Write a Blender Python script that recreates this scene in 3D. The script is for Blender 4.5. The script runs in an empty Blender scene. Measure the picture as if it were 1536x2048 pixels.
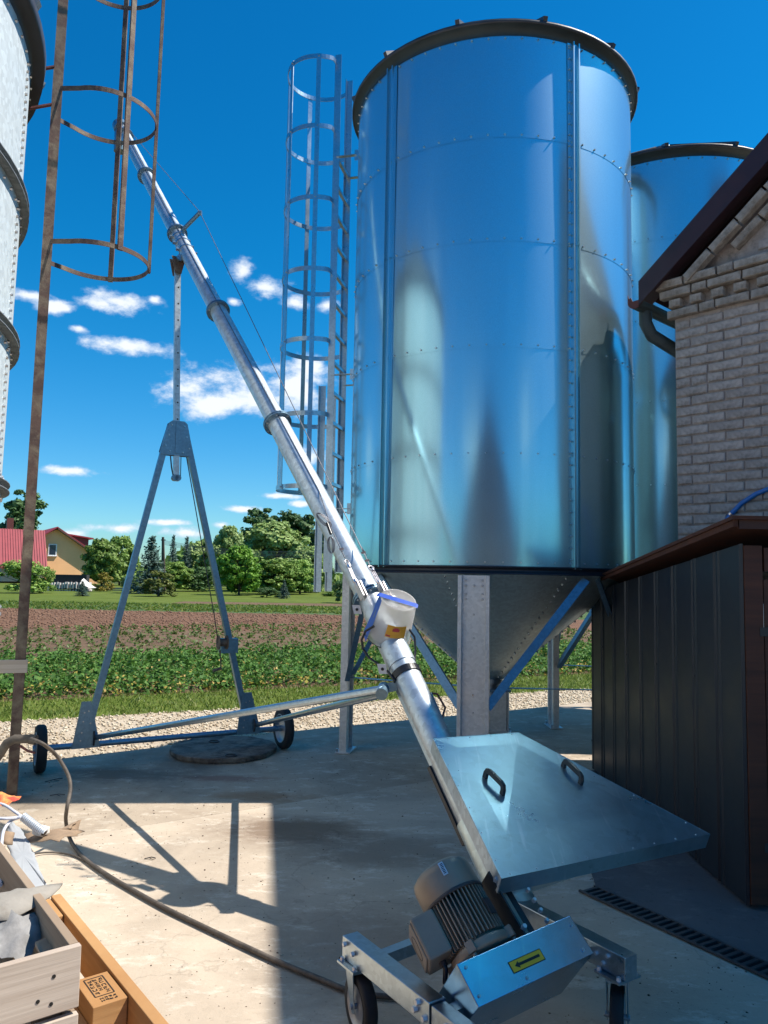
import bpy, math, random
import numpy as np
from mathutils import Vector as V, Matrix

random.seed(11)
rng = np.random.default_rng(5)
C = bpy.context.scene.collection
scene = bpy.context.scene
R = math.radians

# ------------------------------------------------------------------ camera
F_PX, W_PX, H_PX, EYE = 1540.0, 1536, 2048, 1.6
PITCH, ROLL = R(4.7), R(1.0)
fwd = V((0, math.cos(PITCH), math.sin(PITCH)))
r0 = V((1, 0, 0)); u0 = r0.cross(fwd)
cr, sr = math.cos(ROLL), math.sin(ROLL)
rgt = cr * r0 + sr * u0
upv = -sr * r0 + cr * u0
cam = bpy.data.cameras.new('camera')
cam.sensor_fit = 'VERTICAL'; cam.sensor_height = 24.0; cam.sensor_width = 18.0
cam.lens = 24.0 * F_PX / H_PX
cam.clip_start = 0.05; cam.clip_end = 3000
camo = bpy.data.objects.new('camera', cam); C.objects.link(camo)
camo.matrix_world = Matrix(((rgt.x, upv.x, -fwd.x, 0), (rgt.y, upv.y, -fwd.y, 0), (rgt.z, upv.z, -fwd.z, EYE), (0, 0, 0, 1)))
scene.camera = camo

def ray(px, py):
    return rgt * ((px - 768) / F_PX) - upv * ((py - 1024) / F_PX) + fwd
def at(px, py, Y):                      # the point at world depth Y seen in that direction
    d = ray(px, py); return V((0, 0, EYE)) + d * (Y / d.y)
def gnd(px, py, z=0.0):                 # the point at height z seen in that direction
    d = ray(px, py); return V((0, 0, EYE)) + d * ((z - EYE) / d.z)

# ------------------------------------------------------------------ light
SUN_EL = R(55.0)
SUN_H = V((1.0, 0.07, 0)).normalized()
SUN_DIR = V((SUN_H.x * math.cos(SUN_EL), SUN_H.y * math.cos(SUN_EL), math.sin(SUN_EL)))
sl = bpy.data.lights.new('sun', 'SUN'); sl.energy = 5.0; sl.angle = R(0.53); sl.color = (1.0, 0.945, 0.86)
so = bpy.data.objects.new('sun', sl); C.objects.link(so)
so.rotation_euler = SUN_DIR.to_track_quat('Z', 'Y').to_euler()
so.location = (10, 10, 30)
scene.view_settings.view_transform = 'Standard'
scene.view_settings.look = 'None'
scene.view_settings.exposure = 0.62
scene.view_settings.gamma = 1.0
scene.view_settings.use_curve_mapping = False

world = bpy.data.worlds.new('World'); scene.world = world
world.use_nodes = True
wn = world.node_tree.nodes; wl = world.node_tree.links
wn.clear()
def WN(t, **k):
    n = wn.new(t)
    for a, b in k.items(): setattr(n, a, b)
    return n
wout = WN('ShaderNodeOutputWorld'); wbg = WN('ShaderNodeBackground')
wbg.inputs['Strength'].default_value = 0.106
wl.new(wbg.outputs[0], wout.inputs[0])
sky = WN('ShaderNodeTexSky', sky_type='NISHITA', sun_disc=False)
sky.sun_elevation = SUN_EL
sky.sun_rotation = math.atan2(SUN_H.x, SUN_H.y)
sky.altitude = 100; sky.air_density = 1.0; sky.dust_density = 0.35; sky.ozone_density = 2.5
whs = WN('ShaderNodeHueSaturation'); whs.inputs['Saturation'].default_value = 1.38; whs.inputs['Value'].default_value = 0.92
wl.new(sky.outputs[0], whs.inputs['Color'])
tint = WN('ShaderNodeMix', data_type='RGBA', blend_type='MULTIPLY')
tint.inputs[0].default_value = 1.0
tgeo = WN('ShaderNodeTexCoord'); tsep = WN('ShaderNodeSeparateXYZ'); wl.new(tgeo.outputs['Generated'], tsep.inputs[0])
tmr = WN('ShaderNodeMapRange', interpolation_type='SMOOTHSTEP'); tmr.inputs['From Min'].default_value = 0.0; tmr.inputs['From Max'].default_value = 0.42; wl.new(tsep.outputs['Z'], tmr.inputs['Value'])
tmx = WN('ShaderNodeMix', data_type='RGBA'); tmx.inputs[6].default_value = (0.50, 0.82, 1.02, 1); tmx.inputs[7].default_value = (0.10, 0.98, 1.06, 1)
wl.new(tmr.outputs[0], tmx.inputs[0]); wl.new(tmx.outputs[2], tint.inputs[7])
wl.new(whs.outputs[0], tint.inputs[6])
# cumulus: soft ellipses in the sky, broken up by noise
tc = WN('ShaderNodeTexCoord')
CLOUDS = [  # px, py, half width, half height (in tangent units)
    (500, 790, .105, .034), (590, 770, .05, .036), (425, 805, .06, .026), (262, 692, .05, .0115), (235, 602, .042, .016), (210, 608, .032, .010),
    (483, 542, .016, .018), (535, 575, .032, .015), (590, 604, .022, .010), (655, 610, .02, .011), (620, 735, .03, .022),
    (110, 612, .026, .010), (137, 942, .036, .0075), (160, 657, .012, .006), (310, 600, .009, .006),
    (235, 1056, .04, .0075), (365, 1066, .034, .009), (490, 1019, .026, .0055), (560, 992, .03, .005), (440, 1050, .02, .006),
    (620, 915, .03, .016), (600, 1008, .02, .005), (130, 1068, .03, .008), (467, 602, .012, .006), (330, 1045, .03, .005), (60, 590, .03, .01)]
CDIR = []
for px, py, w, h in CLOUDS:
    CDIR.append((ray(px, py).normalized(), w, h))
for az, el, w, h in ((75, 6, .12, .02), (120, 8, .2, .03), (160, 12, .14, .04), (200, 10, .2, .05), (235, 20, .13, .05), (270, 12, .18, .05), (300, 9, .14, .04), (325, 16, .06, .02), (42, 6, .1, .02)):
    a, e = R(az), R(el)
    CDIR.append((V((math.sin(a) * math.cos(e), math.cos(a) * math.cos(e), math.sin(e))), w, h))
nz = WN('ShaderNodeTexNoise'); nz.inputs['Scale'].default_value = 24; nz.inputs['Detail'].default_value = 9; nz.inputs['Roughness'].default_value = 0.62
mp = WN('ShaderNodeMapping'); mp.inputs['Scale'].default_value = (1, 1, 1.7)
wl.new(tc.outputs['Generated'], mp.inputs[0]); wl.new(mp.outputs[0], nz.inputs['Vector'])
prev = None; prevb = None
for d, w, h in CDIR:
    t1 = V((d.y, -d.x, 0)).normalized(); t2 = t1.cross(d).normalized()
    if t2.z < 0: t2 = -t2
    a = WN('ShaderNodeVectorMath', operation='DOT_PRODUCT'); a.inputs[1].default_value = t1 / w
    b = WN('ShaderNodeVectorMath', operation='DOT_PRODUCT'); b.inputs[1].default_value = t2 / h
    wl.new(tc.outputs['Generated'], a.inputs[0]); wl.new(tc.outputs['Generated'], b.inputs[0])
    cx = WN('ShaderNodeCombineXYZ'); wl.new(a.outputs['Value'], cx.inputs[0]); wl.new(b.outputs['Value'], cx.inputs[1])
    ln = WN('ShaderNodeVectorMath', operation='LENGTH'); wl.new(cx.outputs[0], ln.inputs[0])
    if prev is None: prev = ln.outputs['Value']
    else:
        m = WN('ShaderNodeMath', operation='SMOOTH_MIN'); m.inputs[2].default_value = 0.25
        wl.new(prev, m.inputs[0]); wl.new(ln.outputs['Value'], m.inputs[1]); prev = m.outputs[0]
ms = WN('ShaderNodeMath', operation='MULTIPLY_ADD'); ms.inputs[1].default_value = 2.7   # noise*k - d
neg = WN('ShaderNodeMath', operation='MULTIPLY'); neg.inputs[1].default_value = -1.0
wl.new(prev, neg.inputs[0]); wl.new(nz.outputs[0], ms.inputs[0]); wl.new(neg.outputs[0], ms.inputs[2])
mr = WN('ShaderNodeMapRange', interpolation_type='SMOOTHSTEP')
mr.inputs['From Min'].default_value = 0.30; mr.inputs['From Max'].default_value = 1.15
wl.new(ms.outputs[0], mr.inputs['Value'])
mr2 = WN('ShaderNodeMapRange', interpolation_type='SMOOTHSTEP')
mr2.inputs['From Min'].default_value = 0.5; mr2.inputs['From Max'].default_value = 1.3
wl.new(ms.outputs[0], mr2.inputs['Value'])
cc = WN('ShaderNodeMix', data_type='RGBA'); cc.inputs[6].default_value = (4.3, 5.2, 6.4, 1); cc.inputs[7].default_value = (6.6, 6.8, 7.0, 1)
wl.new(mr2.outputs[0], cc.inputs[0])
wm = WN('ShaderNodeMix', data_type='RGBA')
mf = WN('ShaderNodeMath', operation='MULTIPLY'); mf.inputs[1].default_value = 0.9
wl.new(mr.outputs[0], mf.inputs[0]); wl.new(mf.outputs[0], wm.inputs[0])
wl.new(tint.outputs[2], wm.inputs[6]); wl.new(cc.outputs[2], wm.inputs[7])
wl.new(wm.outputs[2], wbg.inputs['Color'])

# ------------------------------------------------------------------ materials
MATS = {}
def _mat(name):
    m = bpy.data.materials.new(name); m.use_nodes = True
    nt = m.node_tree; b = nt.nodes['Principled BSDF']
    MATS[name] = m
    return m, nt, b
def N(nt, t, **k):
    n = nt.nodes.new(t)
    for a, b in k.items(): setattr(n, a, b)
    return n
def ramp(nt, fac, stops):
    r = N(nt, 'ShaderNodeValToRGB'); e = r.color_ramp.elements
    while len(e) < len(stops): e.new(0.5)
    for i, (p, c) in enumerate(stops):
        e[i].position = p; e[i].color = (c[0], c[1], c[2], 1) if not isinstance(c, (int, float)) else (c, c, c, 1)
    nt.links.new(fac, r.inputs[0]); return r.outputs[0]
def noise(nt, scale, detail=5, rough=0.6, vec=None, dist=0.0):
    n = N(nt, 'ShaderNodeTexNoise'); n.inputs['Scale'].default_value = scale; n.inputs['Detail'].default_value = detail
    n.inputs['Roughness'].default_value = rough; n.inputs['Distortion'].default_value = dist
    if vec is not None: nt.links.new(vec, n.inputs['Vector'])
    return n.outputs[0]
def mix(nt, fac, a, b, mode='MIX'):
    m = N(nt, 'ShaderNodeMix', data_type='RGBA', blend_type=mode)
    if isinstance(fac, (int, float)): m.inputs[0].default_value = fac
    else: nt.links.new(fac, m.inputs[0])
    for i, x in ((6, a), (7, b)):
        if isinstance(x, tuple): m.inputs[i].default_value = (x[0], x[1], x[2], 1)
        else: nt.links.new(x, m.inputs[i])
    return m.outputs[2]
def objvec(nt, scale=(1, 1, 1), rot=(0, 0, 0), kind='Object'):
    t = N(nt, 'ShaderNodeTexCoord'); m = N(nt, 'ShaderNodeMapping')
    m.inputs['Scale'].default_value = scale; m.inputs['Rotation'].default_value = rot
    nt.links.new(t.outputs[kind], m.inputs[0]); return m.outputs[0]
def geovec(nt, scale=(1, 1, 1), rot=(0, 0, 0)):
    t = N(nt, 'ShaderNodeNewGeometry'); m = N(nt, 'ShaderNodeMapping', vector_type='POINT')
    m.inputs['Scale'].default_value = scale; m.inputs['Rotation'].default_value = rot
    nt.links.new(t.outputs['Position'], m.inputs[0]); return m.outputs[0]
def bump(nt, b, h, strength=0.3, dist=0.01):
    n = N(nt, 'ShaderNodeBump'); n.inputs['Strength'].default_value = strength; n.inputs['Distance'].default_value = dist
    nt.links.new(h, n.inputs['Height']); nt.links.new(n.outputs[0], b.inputs['Normal'])

def plain(name, col, rough=0.5, metal=0.0, var=0.18, scale=6, bmp=0.15, bscale=60, dirt=None, dirtamt=0.0, spec=0.5):
    m, nt, b = _mat(name)
    v = objvec(nt)
    c0 = tuple(x * (1 - var) for x in col); c1 = tuple(min(1, x * (1 + var)) for x in col)
    n1 = noise(nt, scale, 6, 0.65, v)
    col_o = ramp(nt, n1, [(0.3, c0), (0.7, c1)])
    if dirt:
        n2 = noise(nt, scale * 0.6 + 1.3, 8, 0.7, v, 0.4)
        f = ramp(nt, n2, [(0.5 - 0.22 * dirtamt, 0.0), (0.72 - 0.2 * dirtamt, 1.0)])
        col_o = mix(nt, f, col_o, dirt)
    nt.links.new(col_o, b.inputs['Base Color'])
    b.inputs['Metallic'].default_value = metal
    b.inputs['Specular IOR Level'].default_value = spec
    rr = ramp(nt, n1, [(0.25, max(0, rough - 0.08)), (0.75, min(1, rough + 0.1))])
    nt.links.new(rr, b.inputs['Roughness'])
    if bmp: bump(nt, b, noise(nt, bscale, 4, 0.6, v), bmp, 0.004)
    return m

def galvanised(name, col, rough=0.3, scale=40, spangle=0.25, dull=0.0, dirt=0.0, scratch=0.0):
    m, nt, b = _mat(name)
    v = objvec(nt)
    vo = N(nt, 'ShaderNodeTexVoronoi'); vo.inputs['Scale'].default_value = scale; nt.links.new(v, vo.inputs['Vector'])
    vs = N(nt, 'ShaderNodeSeparateColor'); nt.links.new(vo.outputs['Color'], vs.inputs[0])
    n1 = noise(nt, 3, 6, 0.65, v)
    c = ramp(nt, vs.outputs[0], [(0, tuple(x * (1 - spangle) for x in col)), (1, tuple(min(1, x * (1 + spangle)) for x in col))])
    c = mix(nt, ramp(nt, n1, [(0.35, 0.0), (0.75, 0.35)]), c, tuple(x * 0.72 for x in col))
    if dirt:
        n3 = noise(nt, 2.2, 9, 0.72, v, 0.5)
        c = mix(nt, ramp(nt, n3, [(0.56, 0.0), (0.75, dirt)]), c, (0.16, 0.12, 0.085))
    if scratch:
        a_n = noise(nt, 30, 3, 0.7, objvec(nt, (1.0, .06, .06), (0, 0, R(-62)))); b_n = noise(nt, 5, 7, 0.75, v, 0.6)
        c = mix(nt, ramp(nt, a_n, [(0.60, 0.0), (0.70, scratch)]), c, (0.62, 0.70, 0.74))
        c = mix(nt, ramp(nt, b_n, [(0.60, 0.0), (0.72, scratch)]), c, (0.13, 0.15, 0.16))
    nt.links.new(c, b.inputs['Base Color'])
    b.inputs['Metallic'].default_value = 1.0 - dull
    rr = ramp(nt, n1, [(0.3, rough - 0.05), (0.8, rough + 0.12)])
    nt.links.new(rr, b.inputs['Roughness'])
    bump(nt, b, noise(nt, 90, 3, 0.6, v), 0.05, 0.002)
    return m

def silo_steel():
    # smooth rolled zinc sheet: a sharp and a broad lobe together, faint mill streaks running up the sheet
    m, nt, b = _mat('new_silo_steel')
    v = objvec(nt)
    n1 = noise(nt, 1.1, 5, 0.6, v)
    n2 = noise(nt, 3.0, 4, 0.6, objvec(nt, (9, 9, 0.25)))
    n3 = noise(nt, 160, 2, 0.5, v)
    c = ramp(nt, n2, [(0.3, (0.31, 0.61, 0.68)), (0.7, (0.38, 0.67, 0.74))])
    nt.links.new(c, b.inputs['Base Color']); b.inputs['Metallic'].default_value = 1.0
    nt.links.new(ramp(nt, n1, [(0.3, 0.13), (0.75, 0.22)]), b.inputs['Roughness'])
    bump(nt, b, mix(nt, 0.5, n1, n2), 0.03, 0.02)
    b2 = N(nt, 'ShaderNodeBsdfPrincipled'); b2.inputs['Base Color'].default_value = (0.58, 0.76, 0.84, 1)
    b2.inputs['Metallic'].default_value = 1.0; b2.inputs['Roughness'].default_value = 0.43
    mx = N(nt, 'ShaderNodeMixShader')
    nt.links.new(ramp(nt, n3, [(0.3, 0.25), (0.7, 0.29)]), mx.inputs[0])
    nt.links.new(b.outputs[0], mx.inputs[1]); nt.links.new(b2.outputs[0], mx.inputs[2])
    out = [n for n in nt.nodes if n.type == 'OUTPUT_MATERIAL'][0]
    nt.links.new(mx.outputs[0], out.inputs[0])
    return m

def wood(name, col, dark, ring=14, rough=0.7, stretch=(1, 1, 1), knots=True):
    m, nt, b = _mat(name)
    v = objvec(nt, stretch)
    wv = noise(nt, ring, 7, 0.62, objvec(nt, (stretch[0] * .07, stretch[1] * .07, 1.0)), 0.35)
    gf = noise(nt, ring * 5, 4, 0.6, objvec(nt, (stretch[0] * .05, stretch[1] * .05, 1.0)))
    n1 = noise(nt, 3.5, 6, 0.7, v)
    c = ramp(nt, wv, [(0.36, dark), (0.56, col)]); c = mix(nt, ramp(nt, gf, [(0.4, 0.45), (0.6, 0.0)]), c, dark)
    c = mix(nt, ramp(nt, n1, [(0.3, 0.0), (0.75, 0.6)]), c, tuple(x * 0.7 for x in col))
    nt.links.new(c, b.inputs['Base Color']); b.inputs['Roughness'].default_value = rough
    bump(nt, b, gf, 0.25, 0.003)
    return m

def leafmat(name, stops, trans=0.25, rough=0.55):
    m, nt, b = _mat(name)
    a = N(nt, 'ShaderNodeAttribute'); a.attribute_name = 'var'
    oi = N(nt, 'ShaderNodeObjectInfo')
    c = ramp(nt, a.outputs['Fac'], stops)
    hs = N(nt, 'ShaderNodeHueSaturation'); nt.links.new(c, hs.inputs['Color'])
    mrn = N(nt, 'ShaderNodeMapRange'); mrn.inputs['To Min'].default_value = 0.8; mrn.inputs['To Max'].default_value = 1.2
    nt.links.new(oi.outputs['Random'], mrn.inputs['Value']); nt.links.new(mrn.outputs[0], hs.inputs['Value'])
    nt.links.new(hs.outputs[0], b.inputs['Base Color']); b.inputs['Roughness'].default_value = rough
    b.inputs['Specular IOR Level'].default_value = 0.3
    t = N(nt, 'ShaderNodeBsdfTranslucent'); nt.links.new(hs.outputs[0], t.inputs[0])
    mx = N(nt, 'ShaderNodeMixShader'); mx.inputs[0].default_value = trans
    nt.links.new(b.outputs[0], mx.inputs[1]); nt.links.new(t.outputs[0], mx.inputs[2])
    out = [n for n in nt.nodes if n.type == 'OUTPUT_MATERIAL'][0]
    nt.links.new(mx.outputs[0], out.inputs[0])
    return m

M_silo = silo_steel()
M_galv = galvanised('galvanised_steel', (0.44, 0.52, 0.58), 0.30, 60, 0.10)
M_frame = galvanised('dull_zinc_frame', (0.20, 0.31, 0.40), 0.40, 55, 0.12, 0.12)
M_tube = galvanised('zinc_tube', (0.56, 0.62, 0.66), 0.42, 42, 0.16, 0.22)
M_leg = galvanised('zinc_leg', (0.66, 0.66, 0.66), 0.45, 50, 0.10, 0.3)
M_cone = galvanised('zinc_cone', (0.66, 0.76, 0.77), 0.46, 45, 0.1)
M_lid = galvanised('zinc_lid', (0.36, 0.52, 0.58), 0.30, 30, 0.06, 0.1, 0.15, 0.5)
M_guard = galvanised('zinc_guard', (0.34, 0.52, 0.68), 0.2, 30, 0.04, 0.0, 0.0, 0.25)
M_old = galvanised('weathered_zinc', (0.60, 0.65, 0.66), 0.62, 30, 0.13, 0.7, 0.15)
M_oldring = galvanised('weathered_ring', (0.24, 0.25, 0.26), 0.6, 26, 0.2, 0.5, 0.3)
M_dark = plain('dark_ring_paint', (0.016, 0.02, 0.03), 0.35, 0.0, 0.2)
M_eave = plain('eave_sheet', (0.03, 0.042, 0.046), 0.55, 0.2, 0.2)
M_eavedark = plain('eave_dark', (0.05, 0.05, 0.06), 0.5, 0.2, 0.3)
M_bolt = galvanised('bolt_zinc', (0.5, 0.52, 0.55), 0.3, 60, 0.1)
M_rust = plain('rusty_brown_steel', (0.105, 0.062, 0.048), 0.7, 0.2, 0.35, 9, 0.4, 90, (0.24, 0.19, 0.13), 0.25)
M_rubber = plain('black_rubber', (0.022, 0.022, 0.024), 0.75, 0, 0.3, 20, 0.2, 120)
M_blackpl = plain('black_plastic', (0.012, 0.012, 0.015), 0.32, 0, 0.2)
M_rim = plain('wheel_rim', (0.38, 0.40, 0.43), 0.4, 0.6, 0.15)
M_motor = plain('motor_grey', (0.27, 0.22, 0.165), 0.45, 0.15, 0.12, 8, 0.15, 150)
M_motordk = plain('motor_dark', (0.05, 0.048, 0.05), 0.5, 0.3, 0.2)
M_brick = plain('painted_brick', (0.42, 0.355, 0.325), 0.85, 0, 0.22, 7, 0.4, 90, (0.19, 0.17, 0.16), 0.2)
M_brick2 = plain('painted_brick_warm', (0.42, 0.36, 0.315), 0.85, 0, 0.22, 9, 0.45, 90, (0.19, 0.15, 0.12), 0.35)
for m_ in (M_brick, M_brick2):
    nt_ = m_.node_tree; b_n = nt_.nodes['Principled BSDF']; src = b_n.inputs['Base Color'].links[0].from_socket
    oi_ = N(nt_, 'ShaderNodeObjectInfo'); hs_ = N(nt_, 'ShaderNodeHueSaturation'); mr_ = N(nt_, 'ShaderNodeMapRange'); mr_.inputs['To Min'].default_value = 0.90; mr_.inputs['To Max'].default_value = 1.10
    nt_.links.new(oi_.outputs['Random'], mr_.inputs['Value']); nt_.links.new(mr_.outputs[0], hs_.inputs['Value']); nt_.links.new(src, hs_.inputs['Color']); nt_.links.new(hs_.outputs[0], b_n.inputs['Base Color'])
M_mortar = plain('mortar', (0.35, 0.295, 0.27), 0.95, 0, 0.2, 12, 0.7, 60, (0.13, 0.115, 0.11), 0.1)
M_barge = plain('plum_barge_paint', (0.035, 0.012, 0.018), 0.45, 0, 0.3, 6, 0.15)
M_gutter = plain('gutter_rust', (0.12, 0.028, 0.022), 0.6, 0, 0.4, 12, 0.4, 60)
M_pipe = plain('grey_downpipe', (0.05, 0.062, 0.065), 0.6, 0.2, 0.3, 9, 0.3, 50)
M_roofsheet = plain('roof_sheet', (0.05, 0.022, 0.02), 0.95, 0, 0.3, spec=0.05)
M_shed = plain('anthracite_sheet', (0.018, 0.021, 0.029), 0.42, 0.1, 0.15, 4, 0.05, 30)
M_shedroof = plain('rusty_shed_roof', (0.085, 0.028, 0.014), 0.75, 0.1, 0.45, 10, 0.4, 70)
M_doorwood = wood('dark_stained_wood', (0.13, 0.036, 0.016), (0.05, 0.016, 0.009), 9, 0.6)
M_hoseblue = plain('blue_hose', (0.02, 0.17, 0.52), 0.4, 0, 0.12)
M_cover = plain('cast_cover', (0.21, 0.165, 0.125), 0.9, 0, 0.35, 10, 0.8, 55, (0.05, 0.03, 0.025), 0.3)
M_grate = plain('drain_iron', (0.085, 0.085, 0.09), 0.6, 0.4, 0.3)
M_gratepit = plain('drain_pit', (0.006, 0.006, 0.007), 0.95, 0, 0.2)
M_steelcable = plain('steel_cable', (0.20, 0.20, 0.22), 0.4, 0.8, 0.2, 40, 0.3, 300)
M_pinkzinc = galvanised('bright_zinc', (0.72, 0.66, 0.66), 0.28, 60, 0.08)
M_hose = plain('brown_rubber_hose', (0.075, 0.06, 0.048), 0.7, 0, 0.3, 14, 0.3, 90, (0.16, 0.13, 0.10), 0.2)
M_render = plain('peach_render', (0.92, 0.50, 0.24), 0.9, 0, 0.07, 0.6, 0.1, 10)
M_renderpink = plain('pale_plinth', (0.52, 0.36, 0.30), 0.9, 0, 0.1, 0.6, 0.1, 10)
M_redroof = plain('red_roof', (0.30, 0.035, 0.045), 0.5, 0, 0.15, 0.8, 0.0)
M_soffit = plain('brown_soffit', (0.10, 0.05, 0.035), 0.7, 0, 0.2)
M_whiteframe = plain('white_frame', (0.75, 0.75, 0.75), 0.5)
M_glass = plain('window_glass', (0.03, 0.045, 0.07), 0.08, 0, 0.1, 1, 0)
M_concblock = plain('pale_block', (0.50, 0.47, 0.45), 0.9, 0, 0.25, 3, 0.3, 10)
M_darkslat = plain('dark_strip', (0.03, 0.03, 0.032), 0.9, 0, 0.3)
M_greyfence = plain('grey_board_fence', (0.22, 0.22, 0.24), 0.8, 0, 0.2, 2)
M_whitesheet = plain('white_sheet', (0.72, 0.68, 0.62), 0.7, 0, 0.1, 2)
M_pole = plain('weathered_pole', (0.10, 0.07, 0.055), 0.9, 0, 0.3)
M_bark = plain('bark', (0.085, 0.065, 0.05), 0.95, 0, 0.35, 3, 0.8, 12)
M_pallet = wood('orange_pine', (0.56, 0.32, 0.13), (0.36, 0.17, 0.055), 16, 0.75, (1, 1, 1))
M_crate = wood('grey_pine', (0.60, 0.50, 0.41), (0.40, 0.31, 0.24), 26, 0.8, (0.35, 0.35, 1.0))
M_crateside = wood('old_pine', (0.40, 0.30, 0.21), (0.25, 0.17, 0.11), 22, 0.8, (0.4, 0.4, 1.0))
M_card = plain('grey_brown_card', (0.30, 0.27, 0.23), 0.9, 0, 0.2, 9, 0.4, 40, (0.16, 0.12, 0.08), 0.25)
M_brownpaper = plain('brown_paper', (0.28, 0.19, 0.12), 0.9, 0, 0.3, 9, 0.5, 30)
M_sheet = plain('pale_grey_board', (0.36, 0.37, 0.38), 0.7, 0, 0.06, 5, 0.1)
M_film = plain('grey_plastic_film', (0.27, 0.26, 0.25), 0.8, 0, 0.4, 14, 0.6, 30, spec=0.15)
M_wire = plain('pale_wire', (0.55, 0.55, 0.60), 0.45, 0, 0.1)
M_red = plain('red_orange_wrap', (0.62, 0.07, 0.035), 0.5, 0, 0.4, 14, 0.3, 20, (0.75, 0.42, 0.10), 0.3)
M_ink = plain('black_ink', (0.03, 0.022, 0.018), 0.9, 0, 0.2, 20, 0)
M_yellow = plain('sticker_yellow', (0.72, 0.46, 0.02), 0.45, 0, 0.04)
M_stickerk = plain('sticker_black', (0.012, 0.012, 0.012), 0.45, 0, 0.1)
M_plate = plain('type_plate', (0.62, 0.64, 0.66), 0.35, 0.4, 0.05)
M_orangelbl = plain('label_orange', (0.66, 0.33, 0.03), 0.5, 0, 0.15, 14, 0)
M_redlbl = plain('label_red', (0.42, 0.04, 0.05), 0.5, 0, 0.2)
M_bluetape = plain('blue_tape', (0.02, 0.075, 0.42), 0.4, 0, 0.15)
M_barn = plain('dark_barn_wall', (0.10, 0.06, 0.07), 0.9, 0, 0.2, 0.8)
M_barnroof = plain('plum_barn_roof', (0.06, 0.035, 0.055), 0.8, 0, 0.2, 0.8)

def bucket_plastic():
    m, nt, b = _mat('clear_bucket_plastic')
    n1 = noise(nt, 9, 5, 0.6, objvec(nt))
    nt.links.new(ramp(nt, n1, [(0.3, (0.62, 0.60, 0.58)), (0.7, (0.80, 0.78, 0.76))]), b.inputs['Base Color'])
    b.inputs['Roughness'].default_value = 0.25
    b.inputs['Transmission Weight'].default_value = 0.75
    b.inputs['IOR'].default_value = 1.2
    t = N(nt, 'ShaderNodeBsdfTranslucent'); t.inputs[0].default_value = (0.8, 0.78, 0.76, 1)
    mx = N(nt, 'ShaderNodeMixShader'); mx.inputs[0].default_value = 0.22
    nt.links.new(b.outputs[0], mx.inputs[1]); nt.links.new(t.outputs[0], mx.inputs[2])
    out = [n for n in nt.nodes if n.type == 'OUTPUT_MATERIAL'][0]
    nt.links.new(mx.outputs[0], out.inputs[0])
    return m
M_bucket = bucket_plastic()

def mixramp(nt, val, lo, hi, am):
    r_ = N(nt, 'ShaderNodeMapRange', interpolation_type='SMOOTHSTEP'); r_.inputs['From Min'].default_value = lo; r_.inputs['From Max'].default_value = hi
    r_.inputs['To Min'].default_value = am; r_.inputs['To Max'].default_value = 0.0; nt.links.new(val, r_.inputs['Value']); return r_.outputs[0]
def concrete(name, base, stain, pale, rot, k=1.0, stains=()):
    m, nt, b = _mat(name)
    g = geovec(nt)
    gs = geovec(nt, (0.8, 1.5, 1), (0, 0, rot))
    n1 = noise(nt, 0.9, 8, 0.68, g, 0.6); n2 = noise(nt, 1.7, 10, 0.76, gs, 0.3); n3 = noise(nt, 26, 6, 0.7, g); n4 = noise(nt, 0.45, 5, 0.6, g, 1.0)
    n5 = noise(nt, 4.5, 10, 0.8, gs, 0.15)
    c = ramp(nt, n1, [(0.30, tuple(x * 0.80 for x in base)), (0.55, base), (0.75, tuple(x * 1.12 for x in base))])
    c = mix(nt, ramp(nt, n2, [(0.53, 0.0), (0.66, 0.5)]), c, stain)
    c = mix(nt, ramp(nt, n5, [(0.53, 0.0), (0.62, 0.9)]), c, pale)
    c = mix(nt, ramp(nt, n4, [(0.50, 0.0), (0.70, 0.55 * k)]), c, tuple(x * 0.5 for x in stain))
    c = mix(nt, ramp(nt, n3, [(0.28, 0.55), (0.42, 0.0)]), c, tuple(x * 0.45 for x in base))
    for (sx, sy, rx, ry, sc_, am) in stains:
        mpn = N(nt, 'ShaderNodeMapping'); mpn.inputs['Location'].default_value = (-sx / rx, -sy / ry, 0); mpn.inputs['Scale'].default_value = (1 / rx, 1 / ry, 0.0001); nt.links.new(g, mpn.inputs[0])
        dl_ = N(nt, 'ShaderNodeVectorMath', operation='LENGTH'); nt.links.new(mpn.outputs[0], dl_.inputs[0])
        ad = N(nt, 'ShaderNodeMath', operation='MULTIPLY_ADD'); ad.inputs[1].default_value = 1.6; nt.links.new(n5, ad.inputs[0]); nt.links.new(dl_.outputs['Value'], ad.inputs[2])
        c = mix(nt, ramp(nt, ad.outputs[0], [(0.92, am), (0.99, am * 0.55)]) if False else mixramp(nt, ad.outputs[0], 1.1, 2.0, am), c, sc_)
    # fine wandering cracks
    vo = N(nt, 'ShaderNodeTexVoronoi', feature='DISTANCE_TO_EDGE'); vo.inputs['Scale'].default_value = 0.42
    nv = N(nt, 'ShaderNodeVectorMath', operation='ADD'); nn = N(nt, 'ShaderNodeTexNoise'); nn.inputs['Scale'].default_value = 2.2; nn.inputs['Detail'].default_value = 7
    nt.links.new(g, nn.inputs['Vector']); nt.links.new(g, nv.inputs[0]); nt.links.new(nn.outputs['Color'], nv.inputs[1]); nt.links.new(nv.outputs[0], vo.inputs['Vector'])
    c = mix(nt, ramp(nt, vo.outputs['Distance'], [(0.0, 0.22), (0.0018, 0.0)]), c, (0.05, 0.04, 0.035))
    nt.links.new(c, b.inputs['Base Color']); b.inputs['Roughness'].default_value = 0.9; b.inputs['Specular IOR Level'].default_value = 0.25
    h = mix(nt, 0.5, n3, n5)
    bump(nt, b, h, 0.5, 0.012)
    return m
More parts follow.
